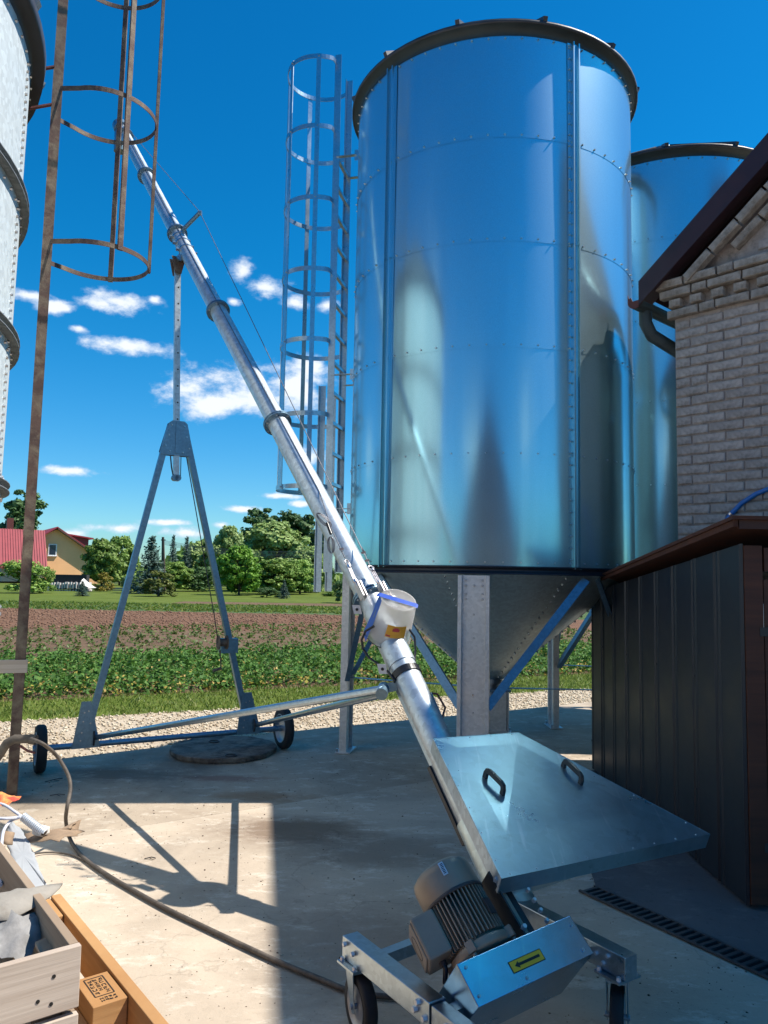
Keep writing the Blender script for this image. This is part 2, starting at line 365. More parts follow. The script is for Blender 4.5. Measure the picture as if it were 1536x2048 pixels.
M_conc = concrete('yard_concrete', (0.50, 0.41, 0.315), (0.41, 0.325, 0.24), (0.62, 0.54, 0.44), R(-20), 1.0, ((*gnd(590, 1660).xy, .55, .30, (0.15, 0.095, 0.06), .75), (*gnd(700, 1900).xy, .5, .5, (0.17, 0.13, 0.10), .5), (*gnd(760, 1700).xy, .7, .35, (0.16, 0.12, 0.09), .55)))
M_conc2 = concrete('yard_concrete_stained', (0.42, 0.34, 0.255), (0.27, 0.205, 0.15), (0.56, 0.48, 0.385), R(-30), 1.5, ((*gnd(520, 1592).xy, .42, .16, (0.27, 0.15, 0.075), .7), (*gnd(450, 1556).xy, .40, .12, (0.20, 0.085, 0.065), .6), (*gnd(250, 1548).xy, .6, .25, (0.10, 0.085, 0.07), .7)))
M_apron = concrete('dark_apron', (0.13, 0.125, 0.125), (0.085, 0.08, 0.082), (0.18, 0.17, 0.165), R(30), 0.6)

def ground_mat(name, cols, s1, s2, bmp, rot=0.0, stretch=(1, 1, 1), dist=0.03):
    m, nt, b = _mat(name)
    g = geovec(nt, stretch, (0, 0, rot))
    n1 = noise(nt, s1, 7, 0.7, g, 0.4); n2 = noise(nt, s2, 6, 0.75, g)
    c = ramp(nt, n1, [(0.3, cols[0]), (0.5, cols[1]), (0.72, cols[2])])
    c = mix(nt, ramp(nt, n2, [(0.35, 0.65), (0.6, 0.0)]), c, tuple(x * 0.5 for x in cols[0]))
    nt.links.new(c, b.inputs['Base Color']); b.inputs['Roughness'].default_value = 0.95; b.inputs['Specular IOR Level'].default_value = 0.15
    bump(nt, b, n2, bmp, dist)
    return m
M_gravelbase = ground_mat('gravel_bed', ((0.44, 0.34, 0.235), (0.56, 0.455, 0.33), (0.66, 0.56, 0.43)), 2.0, 38, 0.6)
M_soil = ground_mat('bare_soil', ((0.17, 0.088, 0.052), (0.22, 0.118, 0.072), (0.26, 0.15, 0.095)), 0.5, 3.2, 0.9, R(-4), (0.35, 2.0, 1), 0.12)
M_bedsoil = ground_mat('crop_soil', ((0.13, 0.08, 0.05), (0.18, 0.115, 0.07), (0.23, 0.155, 0.10)), 1.0, 9, 0.9, 0, (1, 1, 1), 0.05)
M_lawn = ground_mat('lawn_ground', ((0.085, 0.12, 0.016), (0.12, 0.16, 0.025), (0.16, 0.19, 0.04)), 0.25, 2.5, 0.6, 0, (0.4, 1.5, 1), 0.1)
M_land = ground_mat('wide_land', ((0.05, 0.075, 0.018), (0.075, 0.10, 0.028), (0.10, 0.12, 0.04)), 0.05, 0.8, 0.5, 0, (1, 1, 1), 0.1)
M_grain = ground_mat('young_grain', ((0.075, 0.12, 0.045), (0.10, 0.155, 0.055), (0.13, 0.18, 0.07)), 0.7, 3.0, 0.9, R(-4), (0.4, 2.0, 1), 0.15)

LF_dec = leafmat('leaf_green', [(0, (0.083, 0.160, 0.026)), (0.5, (0.172, 0.282, 0.052)), (1, (0.292, 0.400, 0.092))])
LF_pale = leafmat('leaf_willow', [(0, (0.140, 0.218, 0.056)), (0.5, (0.236, 0.334, 0.098)), (1, (0.376, 0.451, 0.160))])
LF_bright = leafmat('leaf_bright', [(0, (0.065, 0.154, 0.013)), (0.5, (0.114, 0.244, 0.023)), (1, (0.186, 0.308, 0.041))])
LF_dark = leafmat('leaf_dark', [(0, (0.039, 0.091, 0.030)), (0.5, (0.077, 0.153, 0.046)), (1, (0.138, 0.217, 0.076))])
LF_spruce = leafmat('needle_blue', [(0, (0.033, 0.072, 0.054)), (0.5, (0.068, 0.120, 0.093)), (1, (0.112, 0.173, 0.135))], 0.1)
LF_thuja = leafmat('thuja_green', [(0, (0.073, 0.101, 0.017)), (0.5, (0.127, 0.155, 0.026)), (1, (0.200, 0.210, 0.047))], 0.1)
LF_gold = leafmat('gold_shrub', [(0, (0.140, 0.119, 0.014)), (0.5, (0.231, 0.182, 0.022)), (1, (0.280, 0.238, 0.042))], 0.15)
LF_crop = leafmat('crop_leaf', [(0, (0.029, 0.083, 0.011)), (0.45, (0.063, 0.149, 0.023)), (0.86, (0.115, 0.218, 0.040)), (0.90, (0.391, 0.310, 0.057)), (1, (0.483, 0.322, 0.115))], 0.3, 0.65)
LF_sparse = leafmat('seedling_leaf', [(0, (0.055, 0.095, 0.015)), (0.6, (0.095, 0.150, 0.03)), (1, (0.17, 0.19, 0.05))], 0.3, 0.5)
LF_grass = leafmat('grass_blade', [(0, (0.075, 0.131, 0.015)), (0.6, (0.131, 0.188, 0.027)), (1, (0.263, 0.263, 0.075))], 0.3, 0.5)
LF_stone = leafmat('gravel_stone', [(0, (0.384, 0.282, 0.180)), (0.5, (0.600, 0.492, 0.348)), (1, (0.816, 0.720, 0.564))], 0.0, 0.9)
LF_grit = leafmat('yard_grit', [(0, (0.06, 0.045, 0.035)), (0.5, (0.20, 0.155, 0.115)), (1, (0.45, 0.39, 0.31))], 0.0, 0.95)
LF_clod = leafmat('soil_clod', [(0, (0.17, 0.088, 0.054)), (0.5, (0.215, 0.12, 0.075)), (1, (0.26, 0.155, 0.10))], 0.0, 0.95)

# ------------------------------------------------------------------ mesh builder
ORG = {}
def basis(z, hint=V((0, 0, 1))):
    z = V(z).normalized()
    if abs(z.dot(hint)) > 0.98: hint = V((1, 0, 0)) if abs(z.x) < 0.9 else V((0, 1, 0))
    x = hint.cross(z).normalized(); y = z.cross(x)
    return x, y, z
class MB:
    def __init__(s): s.v = []; s.f = []; s.sm = []
    def add(s, vs, fs, smooth=False):
        o = len(s.v); s.v += [tuple(p) for p in vs]
        for q in fs: s.f.append(tuple(i + o for i in q)); s.sm.append(smooth)
        return s
    def obox(s, c, X, Y, Z):            # centre and three half vectors
        c = V(c); P = []
        for k in (-1, 1):
            for j in (-1, 1):
                for i in (-1, 1): P.append(c + X * i + Y * j + Z * k)
        return s.add(P, [(0, 2, 3, 1), (4, 5, 7, 6), (0, 1, 5, 4), (2, 6, 7, 3), (0, 4, 6, 2), (1, 3, 7, 5)])
    def box(s, c, d):
        return s.obox(c, V((d[0] / 2, 0, 0)), V((0, d[1] / 2, 0)), V((0, 0, d[2] / 2)))
    def bar(s, p, q, w, h, up=V((0, 0, 1))):
        p, q = V(p), V(q); z = (q - p); x, y, zz = basis(z, up)
        return s.obox((p + q) / 2, x * (w / 2), y * (h / 2), z / 2)
    def cyl(s, p, q, r, n=16, r2=None, caps=True, smooth=True):
        p, q = V(p), V(q); x, y, z = basis(q - p); r2 = r if r2 is None else r2
        A = [p + (x * math.cos(2 * math.pi * i / n) + y * math.sin(2 * math.pi * i / n)) * r for i in range(n)]
        B = [q + (x * math.cos(2 * math.pi * i / n) + y * math.sin(2 * math.pi * i / n)) * r2 for i in range(n)]
        s.add(A + B, [(i, (i + 1) % n, n + (i + 1) % n, n + i) for i in range(n)], smooth)
        if caps: s.add(A, [tuple(range(n))[::-1]]); s.add(B, [tuple(range(n))])
        return s
    def sweep(s, pts, prof, closed=True, caps=True, smooth=False, up=None):   # 2-D profile along a polyline
        pts = [V(p) for p in pts]; n = len(prof); rows = []
        px = None
        for i, p in enumerate(pts):
            a = pts[max(i - 1, 0)]; b = pts[min(i + 1, len(pts) - 1)]
            t = (b - a).normalized()
            if up is not None: x = up.cross(t).normalized() if abs(up.dot(t)) < 0.999 else V((1, 0, 0)); y = t.cross(x)
            elif px is None: x, y, _ = basis(t)
            else: x = (px - t * px.dot(t)).normalized(); y = t.cross(x)
            px = x
            rows.append([p + x * u + y * w for u, w in prof])
        P = [q for r_ in rows for q in r_]; fs = []
        m = n if closed else n - 1
        for i in range(len(pts) - 1):
            for j in range(m): fs.append((i * n + j, i * n + (j + 1) % n, (i + 1) * n + (j + 1) % n, (i + 1) * n + j))
        s.add(P, fs, smooth)
        if caps and closed: s.add(rows[0], [tuple(range(n))[::-1]]); s.add(rows[-1], [tuple(range(n))])
        return s
    def tube(s, pts, r, n=10, caps=True):
        return s.sweep(pts, [(r * math.cos(2 * math.pi * i / n), r * math.sin(2 * math.pi * i / n)) for i in range(n)], True, caps, True)
    def ring(s, c, axis, ri, ro, t, n=28):   # flat annulus with thickness
        x, y, z = basis(axis); c = V(c); P = []
        for zz, rr in ((-t / 2, ri), (-t / 2, ro), (t / 2, ro), (t / 2, ri)):
            P += [c + z * zz + (x * math.cos(2 * math.pi * i / n) + y * math.sin(2 * math.pi * i / n)) * rr for i in range(n)]
        fs = []
        for k in range(4):
            for i in range(n): fs.append((k * n + i, k * n + (i + 1) % n, ((k + 1) % 4) * n + (i + 1) % n, ((k + 1) % 4) * n + i))
        return s.add(P, fs)
    def lathe(s, prof, c, axis=V((0, 0, 1)), n=48, a0=0.0, a1=2 * math.pi, smooth=True, X=None, Y=None):
        if X is None: X, Y, Z = basis(axis)
        else: Z = X.cross(Y)
        c = V(c); full = abs(a1 - a0 - 2 * math.pi) < 1e-6; m = n if full else n + 1; P = []
        for r_, z_ in prof:
            P += [c + Z * z_ + (X * math.cos(a0 + (a1 - a0) * i / n) + Y * math.sin(a0 + (a1 - a0) * i / n)) * r_ for i in range(m)]
        fs = []
        for k in range(len(prof) - 1):
            for i in range(n): fs.append((k * m + i, k * m + (i + 1) % m, (k + 1) * m + (i + 1) % m, (k + 1) * m + i))
        return s.add(P, fs, smooth)
    def prism(s, pts, off):                  # polygon (3-D points) extruded by a vector
        n = len(pts); pts = [V(p) for p in pts]; off = V(off)
        return s.add(pts + [p + off for p in pts], [tuple(range(n))[::-1], tuple(range(n, 2 * n))] + [(i, (i + 1) % n, n + (i + 1) % n, n + i) for i in range(n)])
    def ball(s, c, r, seg=10, sc=(1, 1, 1)):
        c = V(c); P = []; fs = []; h = seg // 2
        for j in range(h + 1):
            th = math.pi * j / h
            for i in range(seg):
                ph = 2 * math.pi * i / seg
                P.append(c + V((r * sc[0] * math.sin(th) * math.cos(ph), r * sc[1] * math.sin(th) * math.sin(ph), r * sc[2] * math.cos(th))))
        for j in range(h):
            for i in range(seg): fs.append((j * seg + i, (j + 1) * seg + i, (j + 1) * seg + (i + 1) % seg, j * seg + (i + 1) % seg))
        return s.add(P, fs, True)
    def bolt(s, p, n, r=0.008, h=0.007):
        n = V(n).normalized(); return s.cyl(V(p) - n * 0.002, V(p) + n * h, r, 6, r * 0.8, True, False)
    def build(s, name, mat, parent=None, bevel=0.0, kind=None):
        o0 = ORG.get(parent.name, V((0, 0, 0))) if parent else V((0, 0, 0))
        me = bpy.data.meshes.new(name)
        me.from_pydata([(a - o0.x, b - o0.y, c - o0.z) for a, b, c in s.v], [], s.f)
        me.polygons.foreach_set('use_smooth', s.sm)
        me.materials.append(mat); me.validate()
        # consistent outward normals
        import bmesh
        bm = bmesh.new(); bm.from_mesh(me); bmesh.ops.recalc_face_normals(bm, faces=bm.faces); bm.to_mesh(me); bm.free()
        o = bpy.data.objects.new(name, me); C.objects.link(o)
        if parent: o.parent = parent
        ORG[o.name] = o0
        if bevel:
            bv = o.modifiers.new('edge', 'BEVEL'); bv.width = bevel; bv.segments = 2; bv.limit_method = 'ANGLE'; bv.angle_limit = R(40)
            bv.harden_normals = False
        if kind: o['kind'] = kind
        return o
def thing(name, label, cat, loc=(0, 0, 0), group=None):
    o = bpy.data.objects.new(name, None); C.objects.link(o); o.location = V(loc); o.empty_display_size = 0.1
    o['label'] = label; o['category'] = cat
    if group: o['group'] = group
    ORG[o.name] = V(loc); return o
def tag(o, label, cat, group=None):
    o['label'] = label; o['category'] = cat
    if group: o['group'] = group
    return o
def copy_tree(o, parent=None):
    c = o.copy(); C.objects.link(c)
    if parent: c.parent = parent
    for ch in list(o.children): copy_tree(ch, c)
    return c
def cloud_mesh(name, verts, nper, mat, var, parent=None, kind=None, smooth=False, faces=None):
    """many small faces at once: verts (N*nper,3); faces given per item or one polygon per item"""
    me = bpy.data.meshes.new(name); n = len(verts) // nper
    if faces is None: faces = [list(range(nper))]
    fl = len(faces); k = len(faces[0])
    idx = (np.arange(n)[:, None, None] * nper + np.array(faces)[None]).reshape(-1)
    me.vertices.add(len(verts)); me.vertices.foreach_set('co', np.asarray(verts, dtype=np.float32).ravel())
    me.loops.add(len(idx)); me.loops.foreach_set('vertex_index', idx.astype(np.int32))
    me.polygons.add(n * fl); me.polygons.foreach_set('loop_start', np.arange(0, n * fl * k, k, dtype=np.int32))
    me.polygons.foreach_set('loop_total', np.full(n * fl, k, dtype=np.int32))
    me.update(calc_edges=True)
    a = me.attributes.new('var', 'FLOAT', 'FACE'); a.data.foreach_set('value', np.repeat(var, fl).astype(np.float32))
    me.materials.append(mat); me.validate()
    o = bpy.data.objects.new(name, me); C.objects.link(o)
    if parent: o.parent = parent
    if kind: o['kind'] = kind
    ORG[o.name] = V((0, 0, 0))
    return o
def leaf_quads(pos, nrm, size, aspect=0.7, bend=0.0):
    n = len(pos); nrm = nrm / (np.linalg.norm(nrm, axis=1, keepdims=True) + 1e-9)
    h = rng.normal(size=(n, 3)); x = np.cross(h, nrm); x /= np.linalg.norm(x, axis=1, keepdims=True) + 1e-9; y = np.cross(nrm, x)
    s = size[:, None]
    P = np.stack([pos - x * s * .5, pos + y * s * aspect * .5 - nrm * s * bend, pos + x * s * .5, pos - y * s * aspect * .5 - nrm * s * bend], 1)
    return P.reshape(-1, 3)

# ================================================================== SETTING
LOW, LS = -0.30, (EYE + 0.30) / EYE                        # the fields lie lower than the raised yard slab
def lowp(pts): return [(p[0] * LS, p[1] * LS) for p in pts]
def sheet(name, pts, z, mat, thick=None):
    mb = MB()
    if thick: mb.prism([(x, y, z) for x, y in pts], (0, 0, -thick))
    else: mb.add([(x, y, z) for x, y in pts], [tuple(range(len(pts)))])
    o = mb.build(name, mat); o['kind'] = 'structure'; return o
sheet('land', [(-900, -900), (900, -900), (900, 1500), (-900, 1500)], -0.40, M_land)
EDGE = [(-20, -4.2), (-9, 2.55), (-6, 4.5), (-3.12, 6.42), (-0.63, 8.2), (1.49, 9.44), (2.7, 10.2), (7, 12.6), (20, 19)]
j1, j2 = gnd(150, 1672), gnd(560, 1608)
jd = (j2 - j1).normalized(); jn = V((-jd.y, jd.x, 0))
JL, JR = j1 - jd * 9.0, j1 + jd * 16
JRb = V((JR.x, JR.y, 0))
g_ = jn * 0.006
sheet('concrete_yard', [(JL - g_).xy, (-20, JL.y - 5), (-22, -26), (26, -26), (26, JR.y), (JR - g_).xy], 0.0, M_conc, 0.45)
sheet('concrete_yard', [(JL + g_).xy, (JR + g_).xy, (20, 13.5)] + EDGE[::-1][0:7] + [(-6.4, 4.25)], -0.003, M_conc2, 0.45)
dG = V((0.911, 0.413, 0))
def gline(p, d, ts): return lowp([(p[0] + d.x * t, p[1] + d.y * t) for t in ts])
G1 = gline((-4.03, 8.33), dG, (-16, -8, 0, 4, 8, 16, 24))
dG2 = V((0.907, 0.421, 0))
G2 = gline((-4.65, 9.57), dG2, (-16, -8, 0, 4, 8, 16, 26))
GEDGE = [(x + .3, y - .35) for x, y in EDGE]
sheet('gravel_path', GEDGE + G1[::-1], LOW - 0.022, M_gravelbase)
sheet('grass_verge', G1 + G2[::-1], LOW - 0.026, M_lawn)
SOILN = lowp([(-40, 21.6), (-10.4, 21.2), (-2, 22.0), (6, 24.0), (40, 34)])
SOILF = lowp([(-60, 33), (-15.8, 32), (-1.7, 31.3), (10, 31.0), (40, 36)])
sheet('crop_bed', G2 + SOILN[::-1], LOW - 0.03, M_bedsoil)
sheet('ploughed_field', SOILN + SOILF[::-1], LOW - 0.034, M_soil)
sheet('young_grain_strip', SOILF + lowp([(60, 44), (-2, 39.5), (-19.6, 39.6), (-70, 41)]), LOW - 0.04, M_grain)
sheet('lawn', lowp([(-70, 41), (-19.6, 39.6), (-2, 39.5), (60, 44), (120, 95), (-120, 95)]), LOW - 0.05, M_lawn)
sheet('sandy_strip', lowp([(-11, 40.2), (-2, 39.9), (9, 40.8), (9, 44.5), (-2, 43.5), (-11, 43.0)]), LOW - 0.044, M_bedsoil)

# gravel stones, grass blades, crop plants, soil clods: uncountable masses
def in_between(n, lo, hi, tr):
    """random points between two polylines lo(t) and hi(t) given as functions of x"""
    x = rng.uniform(tr[0], tr[1], n); a = np.interp(x, [p[0] for p in lo], [p[1] for p in lo]); b = np.interp(x, [p[0] for p in hi], [p[1] for p in hi])
    return np.stack([x, a + (b - a) * rng.random(n)], 1)
OCT = np.array([(1, 0, 0), (-1, 0, 0), (0, 1, 0), (0, -1, 0), (0, 0, 1), (0, 0, -.6)], float)
OCF = [(0, 2, 4), (2, 1, 4), (1, 3, 4), (3, 0, 4), (2, 0, 5), (1, 2, 5), (3, 1, 5), (0, 3, 5)]
def lumps(xy, size, z, name, mat, flat=0.7):
    n = len(xy); a = rng.uniform(0, 6.28, n)
    P = OCT[None] * rng.uniform(0.6, 1.25, (n, 6, 1)); P[:, :, 2] *= flat
    c, s_ = np.cos(a)[:, None], np.sin(a)[:, None]
    Q = np.stack([P[:, :, 0] * c - P[:, :, 1] * s_, P[:, :, 0] * s_ + P[:, :, 1] * c, P[:, :, 2]], 2) * size[:, None, None]
    Q[:, :, 0] += xy[:, 0:1]; Q[:, :, 1] += xy[:, 1:2]; Q[:, :, 2] += z
    return cloud_mesh(name, Q.reshape(-1, 3), 6, mat, rng.random(n), kind='stuff', faces=OCF)
xy = in_between(17000, EDGE, G1, (-8.0, 7.0)); xy = xy[(xy[:, 1] > 3.5)]
lumps(xy, rng.uniform(0.010, 0.026, len(xy)), LOW - 0.014, 'gravel', LF_stone)
xy = in_between(5200, SOILN, SOILF, (-21, 7))
lumps(xy, rng.uniform(0.03, 0.085, len(xy)), LOW - 0.03, 'soil_clods', LF_clod)
xy = np.stack([rng.uniform(-3.2, 3.0, 5200), rng.uniform(2.2, 7.5, 5200)], 1)
lumps(xy, rng.uniform(0.0012, 0.0042, len(xy)) * rng.choice([1, 1, 1, 1.9], len(xy)), 0.001, 'grit', LF_grit)
# grass
n = 26000
xy = in_between(n, [(p[0], p[1] - 0.12) for p in G1], [(p[0], p[1] + 0.15) for p in G2], (-11, 10.5))
h = rng.uniform(0.025, 0.075, n); a = rng.uniform(0, 6.28, n); w = rng.uniform(0.006, 0.013, n); ln = rng.normal(0, 0.03, (n, 2))
P = np.zeros((n, 3, 3)); P[:, 0, 0] = xy[:, 0] - np.cos(a) * w; P[:, 0, 1] = xy[:, 1] - np.sin(a) * w
P[:, 1, 0] = xy[:, 0] + np.cos(a) * w; P[:, 1, 1] = xy[:, 1] + np.sin(a) * w
P[:, 2, 0] = xy[:, 0] + ln[:, 0]; P[:, 2, 1] = xy[:, 1] + ln[:, 1]; P[:, 2, 2] = h
P[:, :, 2] += LOW - 0.03
cloud_mesh('grass', P.reshape(-1, 3), 3, LF_grass, rng.random(n), kind='stuff')
# crops
def crop(name, rows, leaves, size, rad, hgt, mat, yellow):
    pos, var, siz = [], [], []
    for (p0, d, t0, t1, step, r_i) in rows:
        for t in np.arange(t0, t1, step):
            cx, cy = p0[0] + d.x * t + rng.normal(0, .07), p0[1] + d.y * t + rng.normal(0, .07)
            k = int(leaves * rng.uniform(0.5, 1.35)); q = rng.normal(size=(k, 3)); q[:, 2] = np.abs(q[:, 2]); q /= np.linalg.norm(q, axis=1, keepdims=True)
            rr = rad * rng.uniform(0.7, 1.3) * rng.random((k, 1)) ** 0.45; hh = hgt * rng.uniform(0.6, 1.3)
            P = np.concatenate([q[:, :2] * rr, q[:, 2:] * hh * rng.random((k, 1)) ** 0.5], 1) + np.array([cx, cy, LOW - 0.02])
            v = rng.random(k) * 0.85
            if yellow: low = (P[:, 2] < LOW + hgt * 0.42) & (rng.random(k) < yellow * (1.0 if r_i < 2 else 0.35)); v[low] = rng.uniform(0.88, 1, low.sum())
            pos.append(P); var.append(v); siz.append(rng.uniform(0.6, 1.4, k) * size)
    pos = np.concatenate(pos); var = np.concatenate(var); siz = np.concatenate(siz)
    nr = rng.normal(size=(len(pos), 3)); nr[:, 2] = np.abs(nr[:, 2]) + 0.55
    cloud_mesh(name, leaf_quads(pos, nr, siz, 0.72, 0.16), 4, mat, var, kind='stuff')
nG = V((-dG2.y, dG2.x, 0))
rows = []
for i in range(8):
    b = (-4.65 * LS + nG.x * (0.4 + 0.72 * i), 9.57 * LS + nG.y * (0.4 + 0.72 * i)); rows.append((b, dG2, -12, 15, 0.27, i))
crop('crop_plants', rows, 120, 0.072, 0.34, 0.27, LF_crop, 0.22)
rows = []
for i in range(11):
    b = (-4.65 * LS + nG.x * (6.6 + 0.86 * i), 9.57 * LS + nG.y * (6.6 + 0.86 * i)); rows.append((b, dG2, -16, 19, 0.38, 9))
crop('crop_seedlings', rows, 20, 0.08, 0.18, 0.12, LF_sparse, 0)
# young grain, as upright blades
n = 9000
xy = np.stack([rng.uniform(-38, 10, n), rng.uniform(38.2, 46.5, n)], 1)
h = rng.uniform(0.05, 0.13, n); P = np.zeros((n, 3, 3)); w = rng.uniform(0.03, 0.07, n)
P[:, 0, :2] = xy; P[:, 1, :2] = xy; P[:, 0, 0] -= w; P[:, 1, 0] += w; P[:, 2, :2] = xy + rng.normal(0, .1, (n, 2)); P[:, 2, 2] = h; P[:, :, 2] += LOW - 0.04
cloud_mesh('young_grain', P.reshape(-1, 3), 3, LF_grass, rng.random(n), kind='stuff')

# ------------------------------------------------------------------ trees
def crown_pts(clumps, per, size):
    pos, nr, sz, var = [], [], [], []
    for c, r_ in clumps:
        q = rng.normal(size=(per, 3)); q /= np.linalg.norm(q, axis=1, keepdims=True)
        rad = r_ * rng.uniform(0.55, 1.12, (per, 1))
        pos.append(np.array(c) + q * rad * np.array([1, 1, .8])); nr.append(q + rng.normal(0, .45, (per, 3)) + np.array([0, 0, .35]))
        sz.append(rng.uniform(0.6, 1.3, per) * size); var.append(np.clip(rng.normal(0.35 + 0.5 * rng.random(), 0.2, per), 0, 1))
    return np.concatenate(pos), np.concatenate(nr), np.concatenate(sz), np.concatenate(var)
def make_tree(kind, seed):
    global rng
    rng = np.random.default_rng(seed)
    cl = []; trunk = MB(); mat = {'dec': LF_dec, 'pale': LF_pale, 'bright': LF_bright, 'dark': LF_dark, 'poplar': LF_dark, 'spruce': LF_spruce, 'thuja': LF_thuja, 'gold': LF_gold, 'bush': LF_dec}[kind]
    nm = {'dec': 'broadleaf_tree', 'pale': 'willow_tree', 'bright': 'maple_tree', 'dark': 'dark_shrub', 'poplar': 'poplar_tree', 'spruce': 'spruce_tree', 'thuja': 'thuja', 'gold': 'golden_shrub', 'bush': 'leafy_shrub'}[kind]
    if kind == 'spruce':
        P, NR, S, VA = [], [], [], []
        for k in range(26):                                  # whorls of drooping boughs
            z = 0.06 + 0.92 * (k / 25) ** 0.92; L = 0.47 * (1 - z) + 0.03
            for j in range(11):
                a = rng.uniform(0, 6.28); m = max(4, int(26 * L / 0.45)); t = rng.random(m); l = L * rng.uniform(0.7, 1.12)
                P.append(np.stack([np.cos(a) * l * t + rng.normal(0, .022, m), np.sin(a) * l * t + rng.normal(0, .022, m), z - 0.10 * t * (0.4 + t) * (1 - z) + 0.05 * t ** 3 + rng.normal(0, .008, m)], 1))
                NR.append(rng.normal(0, .5, (m, 3)) + np.array([np.cos(a) * .3, np.sin(a) * .3, 1])); S.append(rng.uniform(.03, .06, m)); VA.append(np.clip(rng.normal(.2 + .6 * t, .15), 0, 1))
        pos, nr, sz, va = map(np.concatenate, (P, NR, S, VA))
        trunk.cyl((0, 0, 0), (0, 0, .95), .022, 7, .004)
    else:
        if kind in ('dec', 'pale', 'bright'):
            base, cnt, per, s_ = 0.08 if kind == 'pale' else 0.14, 120, 110, 0.054
            for i in range(cnt):
                z = base + (0.94 - base) * rng.random(); e = math.sin(math.pi * min(1, max(0.06, (z - base + .14) / (1.12 - base)))) ** .7
                a = rng.uniform(0, 6.28); q = 0.44 * e * rng.random() ** 0.38
                cl.append(((math.cos(a) * q, math.sin(a) * q, z), rng.uniform(0.05, 0.12)))
        elif kind == 'poplar':
            cnt, per, s_ = 80, 100, 0.045
            for i in range(cnt):
                z = 0.12 + 0.84 * rng.random(); a = rng.uniform(0, 6.28); q = 0.27 * (1.05 - 0.55 * z) * rng.random() ** .5
                cl.append(((math.cos(a) * q, math.sin(a) * q, z), rng.uniform(0.035, 0.085)))
        elif kind == 'thuja':
            cnt, per, s_ = 60, 75, 0.05
            for i in range(cnt):
                z = 0.04 + 0.9 * rng.random(); a = rng.uniform(0, 6.28); q = 0.36 * math.sqrt(max(.02, 1 - (z / 1.0) ** 2.2)) * rng.uniform(.6, 1)
                cl.append(((math.cos(a) * q, math.sin(a) * q, z), rng.uniform(0.06, 0.1)))
        else:
            cnt, per, s_ = 34, 85, 0.065
            for i in range(cnt):
                z = 0.1 + 0.78 * rng.random(); a = rng.uniform(0, 6.28); q = 0.42 * math.sqrt(max(.05, 1 - (z - .3) ** 2 * 2)) * rng.random() ** .5
                cl.append(((math.cos(a) * q, math.sin(a) * q, z), rng.uniform(0.07, 0.16)))
        pos, nr, sz, va = crown_pts(cl, per, s_)
        trunk.cyl((0, 0, -0.01), (0, 0, .45), .024, 8, .013)
        for c, r_ in cl[::4]:                                # limbs reach into the clumps
            z0 = max(0.08, c[2] * 0.55); trunk.cyl((0, 0, z0), c, .010, 5, .003)
    pos = np.maximum(pos, [-9, -9, 0.0])
    t = thing(nm, '', '', (0, 0, 0))
    cloud_mesh('crown', leaf_quads(pos, nr, sz, 0.75, .12), 4, mat, va, parent=t)
    trunk.build('trunk', M_bark, t)
    return t
PROTO = {}
def plant(kind, seed, px, top, Y, half, label, cat, group=None):
    key = (kind, seed)
    if key not in PROTO: PROTO[key] = make_tree(kind, seed); t = PROTO[key]
    else: t = copy_tree(PROTO[key])
    Y = Y * 1.16
    p = at(px, 1180, Y); zt = at(px, top, Y).z - LOW; H_ = max(0.4, zt); wd = 2 * half / F_PX * Y
    norm = {'dec': .78, 'pale': .78, 'bright': .80, 'poplar': .46, 'spruce': .8, 'thuja': .66}.get(kind, .80)
    t.location = (p.x, p.y, LOW - 0.06); t.scale = (wd / norm, wd / norm, H_ * 1.03); t.rotation_euler = (0, 0, random.uniform(0, 6.28))
    t['label'] = label; t['category'] = cat
    if group: t['group'] = group
    elif 'group' in t: del t['group']
    return t
TG = 'trees along the far side of the field'
plant('poplar', 1, 38, 982, 112, 46, 'tall dark tree rising behind the red roofed house', 'tree', TG)
plant('dec', 2, 203, 1078, 82, 36, 'rounded green tree just right of the peach house', 'tree', TG)
plant('dec', 3, 238, 1074, 88, 34, 'taller round green tree behind the blue spruce', 'tree', TG)
plant('spruce', 4, 300, 1076, 58, 42, 'big blue green spruce standing left of the utility pole', 'tree', TG)
plant('spruce', 4, 343, 1074, 76, 18, 'slim dark spruce just right of the utility pole', 'tree', TG)
plant('spruce', 4, 370, 1077, 80, 20, 'dark spruce half hidden between slim spruce and pale tree', 'tree', TG)
plant('pale', 5, 402, 1080, 82, 36, 'pale green tree behind the upper right leg of the support frame', 'tree', TG)
plant('pale', 6, 455, 1052, 80, 34, 'thin crowned birch like tree left of the big willow', 'tree', TG)
plant('poplar', 1, 522, 1018, 96, 44, 'tallest dark green tree behind the big willow', 'tree', TG)
plant('poplar', 7, 590, 1028, 98, 46, 'dark green tall tree behind the willow, closest to the cage ladder', 'tree', TG)
plant('poplar', 7, 636, 1062, 90, 30, 'dark tree beside the silo ladder', 'tree', TG)
plant('pale', 5, 545, 1042, 72, 70, 'large broad willow with pale foliage behind the field', 'tree', TG)
plant('pale', 6, 610, 1092, 70, 44, 'lower pale willow touching the silo ladder base', 'tree', TG)
plant('bright', 8, 478, 1092, 58, 40, 'bright green young maple with a dark bare stem', 'tree', TG)
plant('dec', 2, 548, 1118, 62, 48, 'low spreading green tree in front of the big willow', 'tree', TG)
plant('dec', 3, 600, 1120, 64, 36, 'low green tree in front of the lower willow', 'tree', TG)
plant('dec', 3, 350, 1124, 66, 34, 'low round tree right of the conical thuja', 'tree', TG)
plant('dark', 9, 405, 1128, 68, 40, 'dark green low tree behind the winch cable', 'tree', TG)
plant('thuja', 10, 317, 1141, 52, 30, 'squat conical thuja in front of the blue spruce', 'shrub', 'garden shrubs')
plant('gold', 11, 207, 1142, 62, 17, 'round golden brown shrub right of the pallet stack', 'shrub', 'garden shrubs')
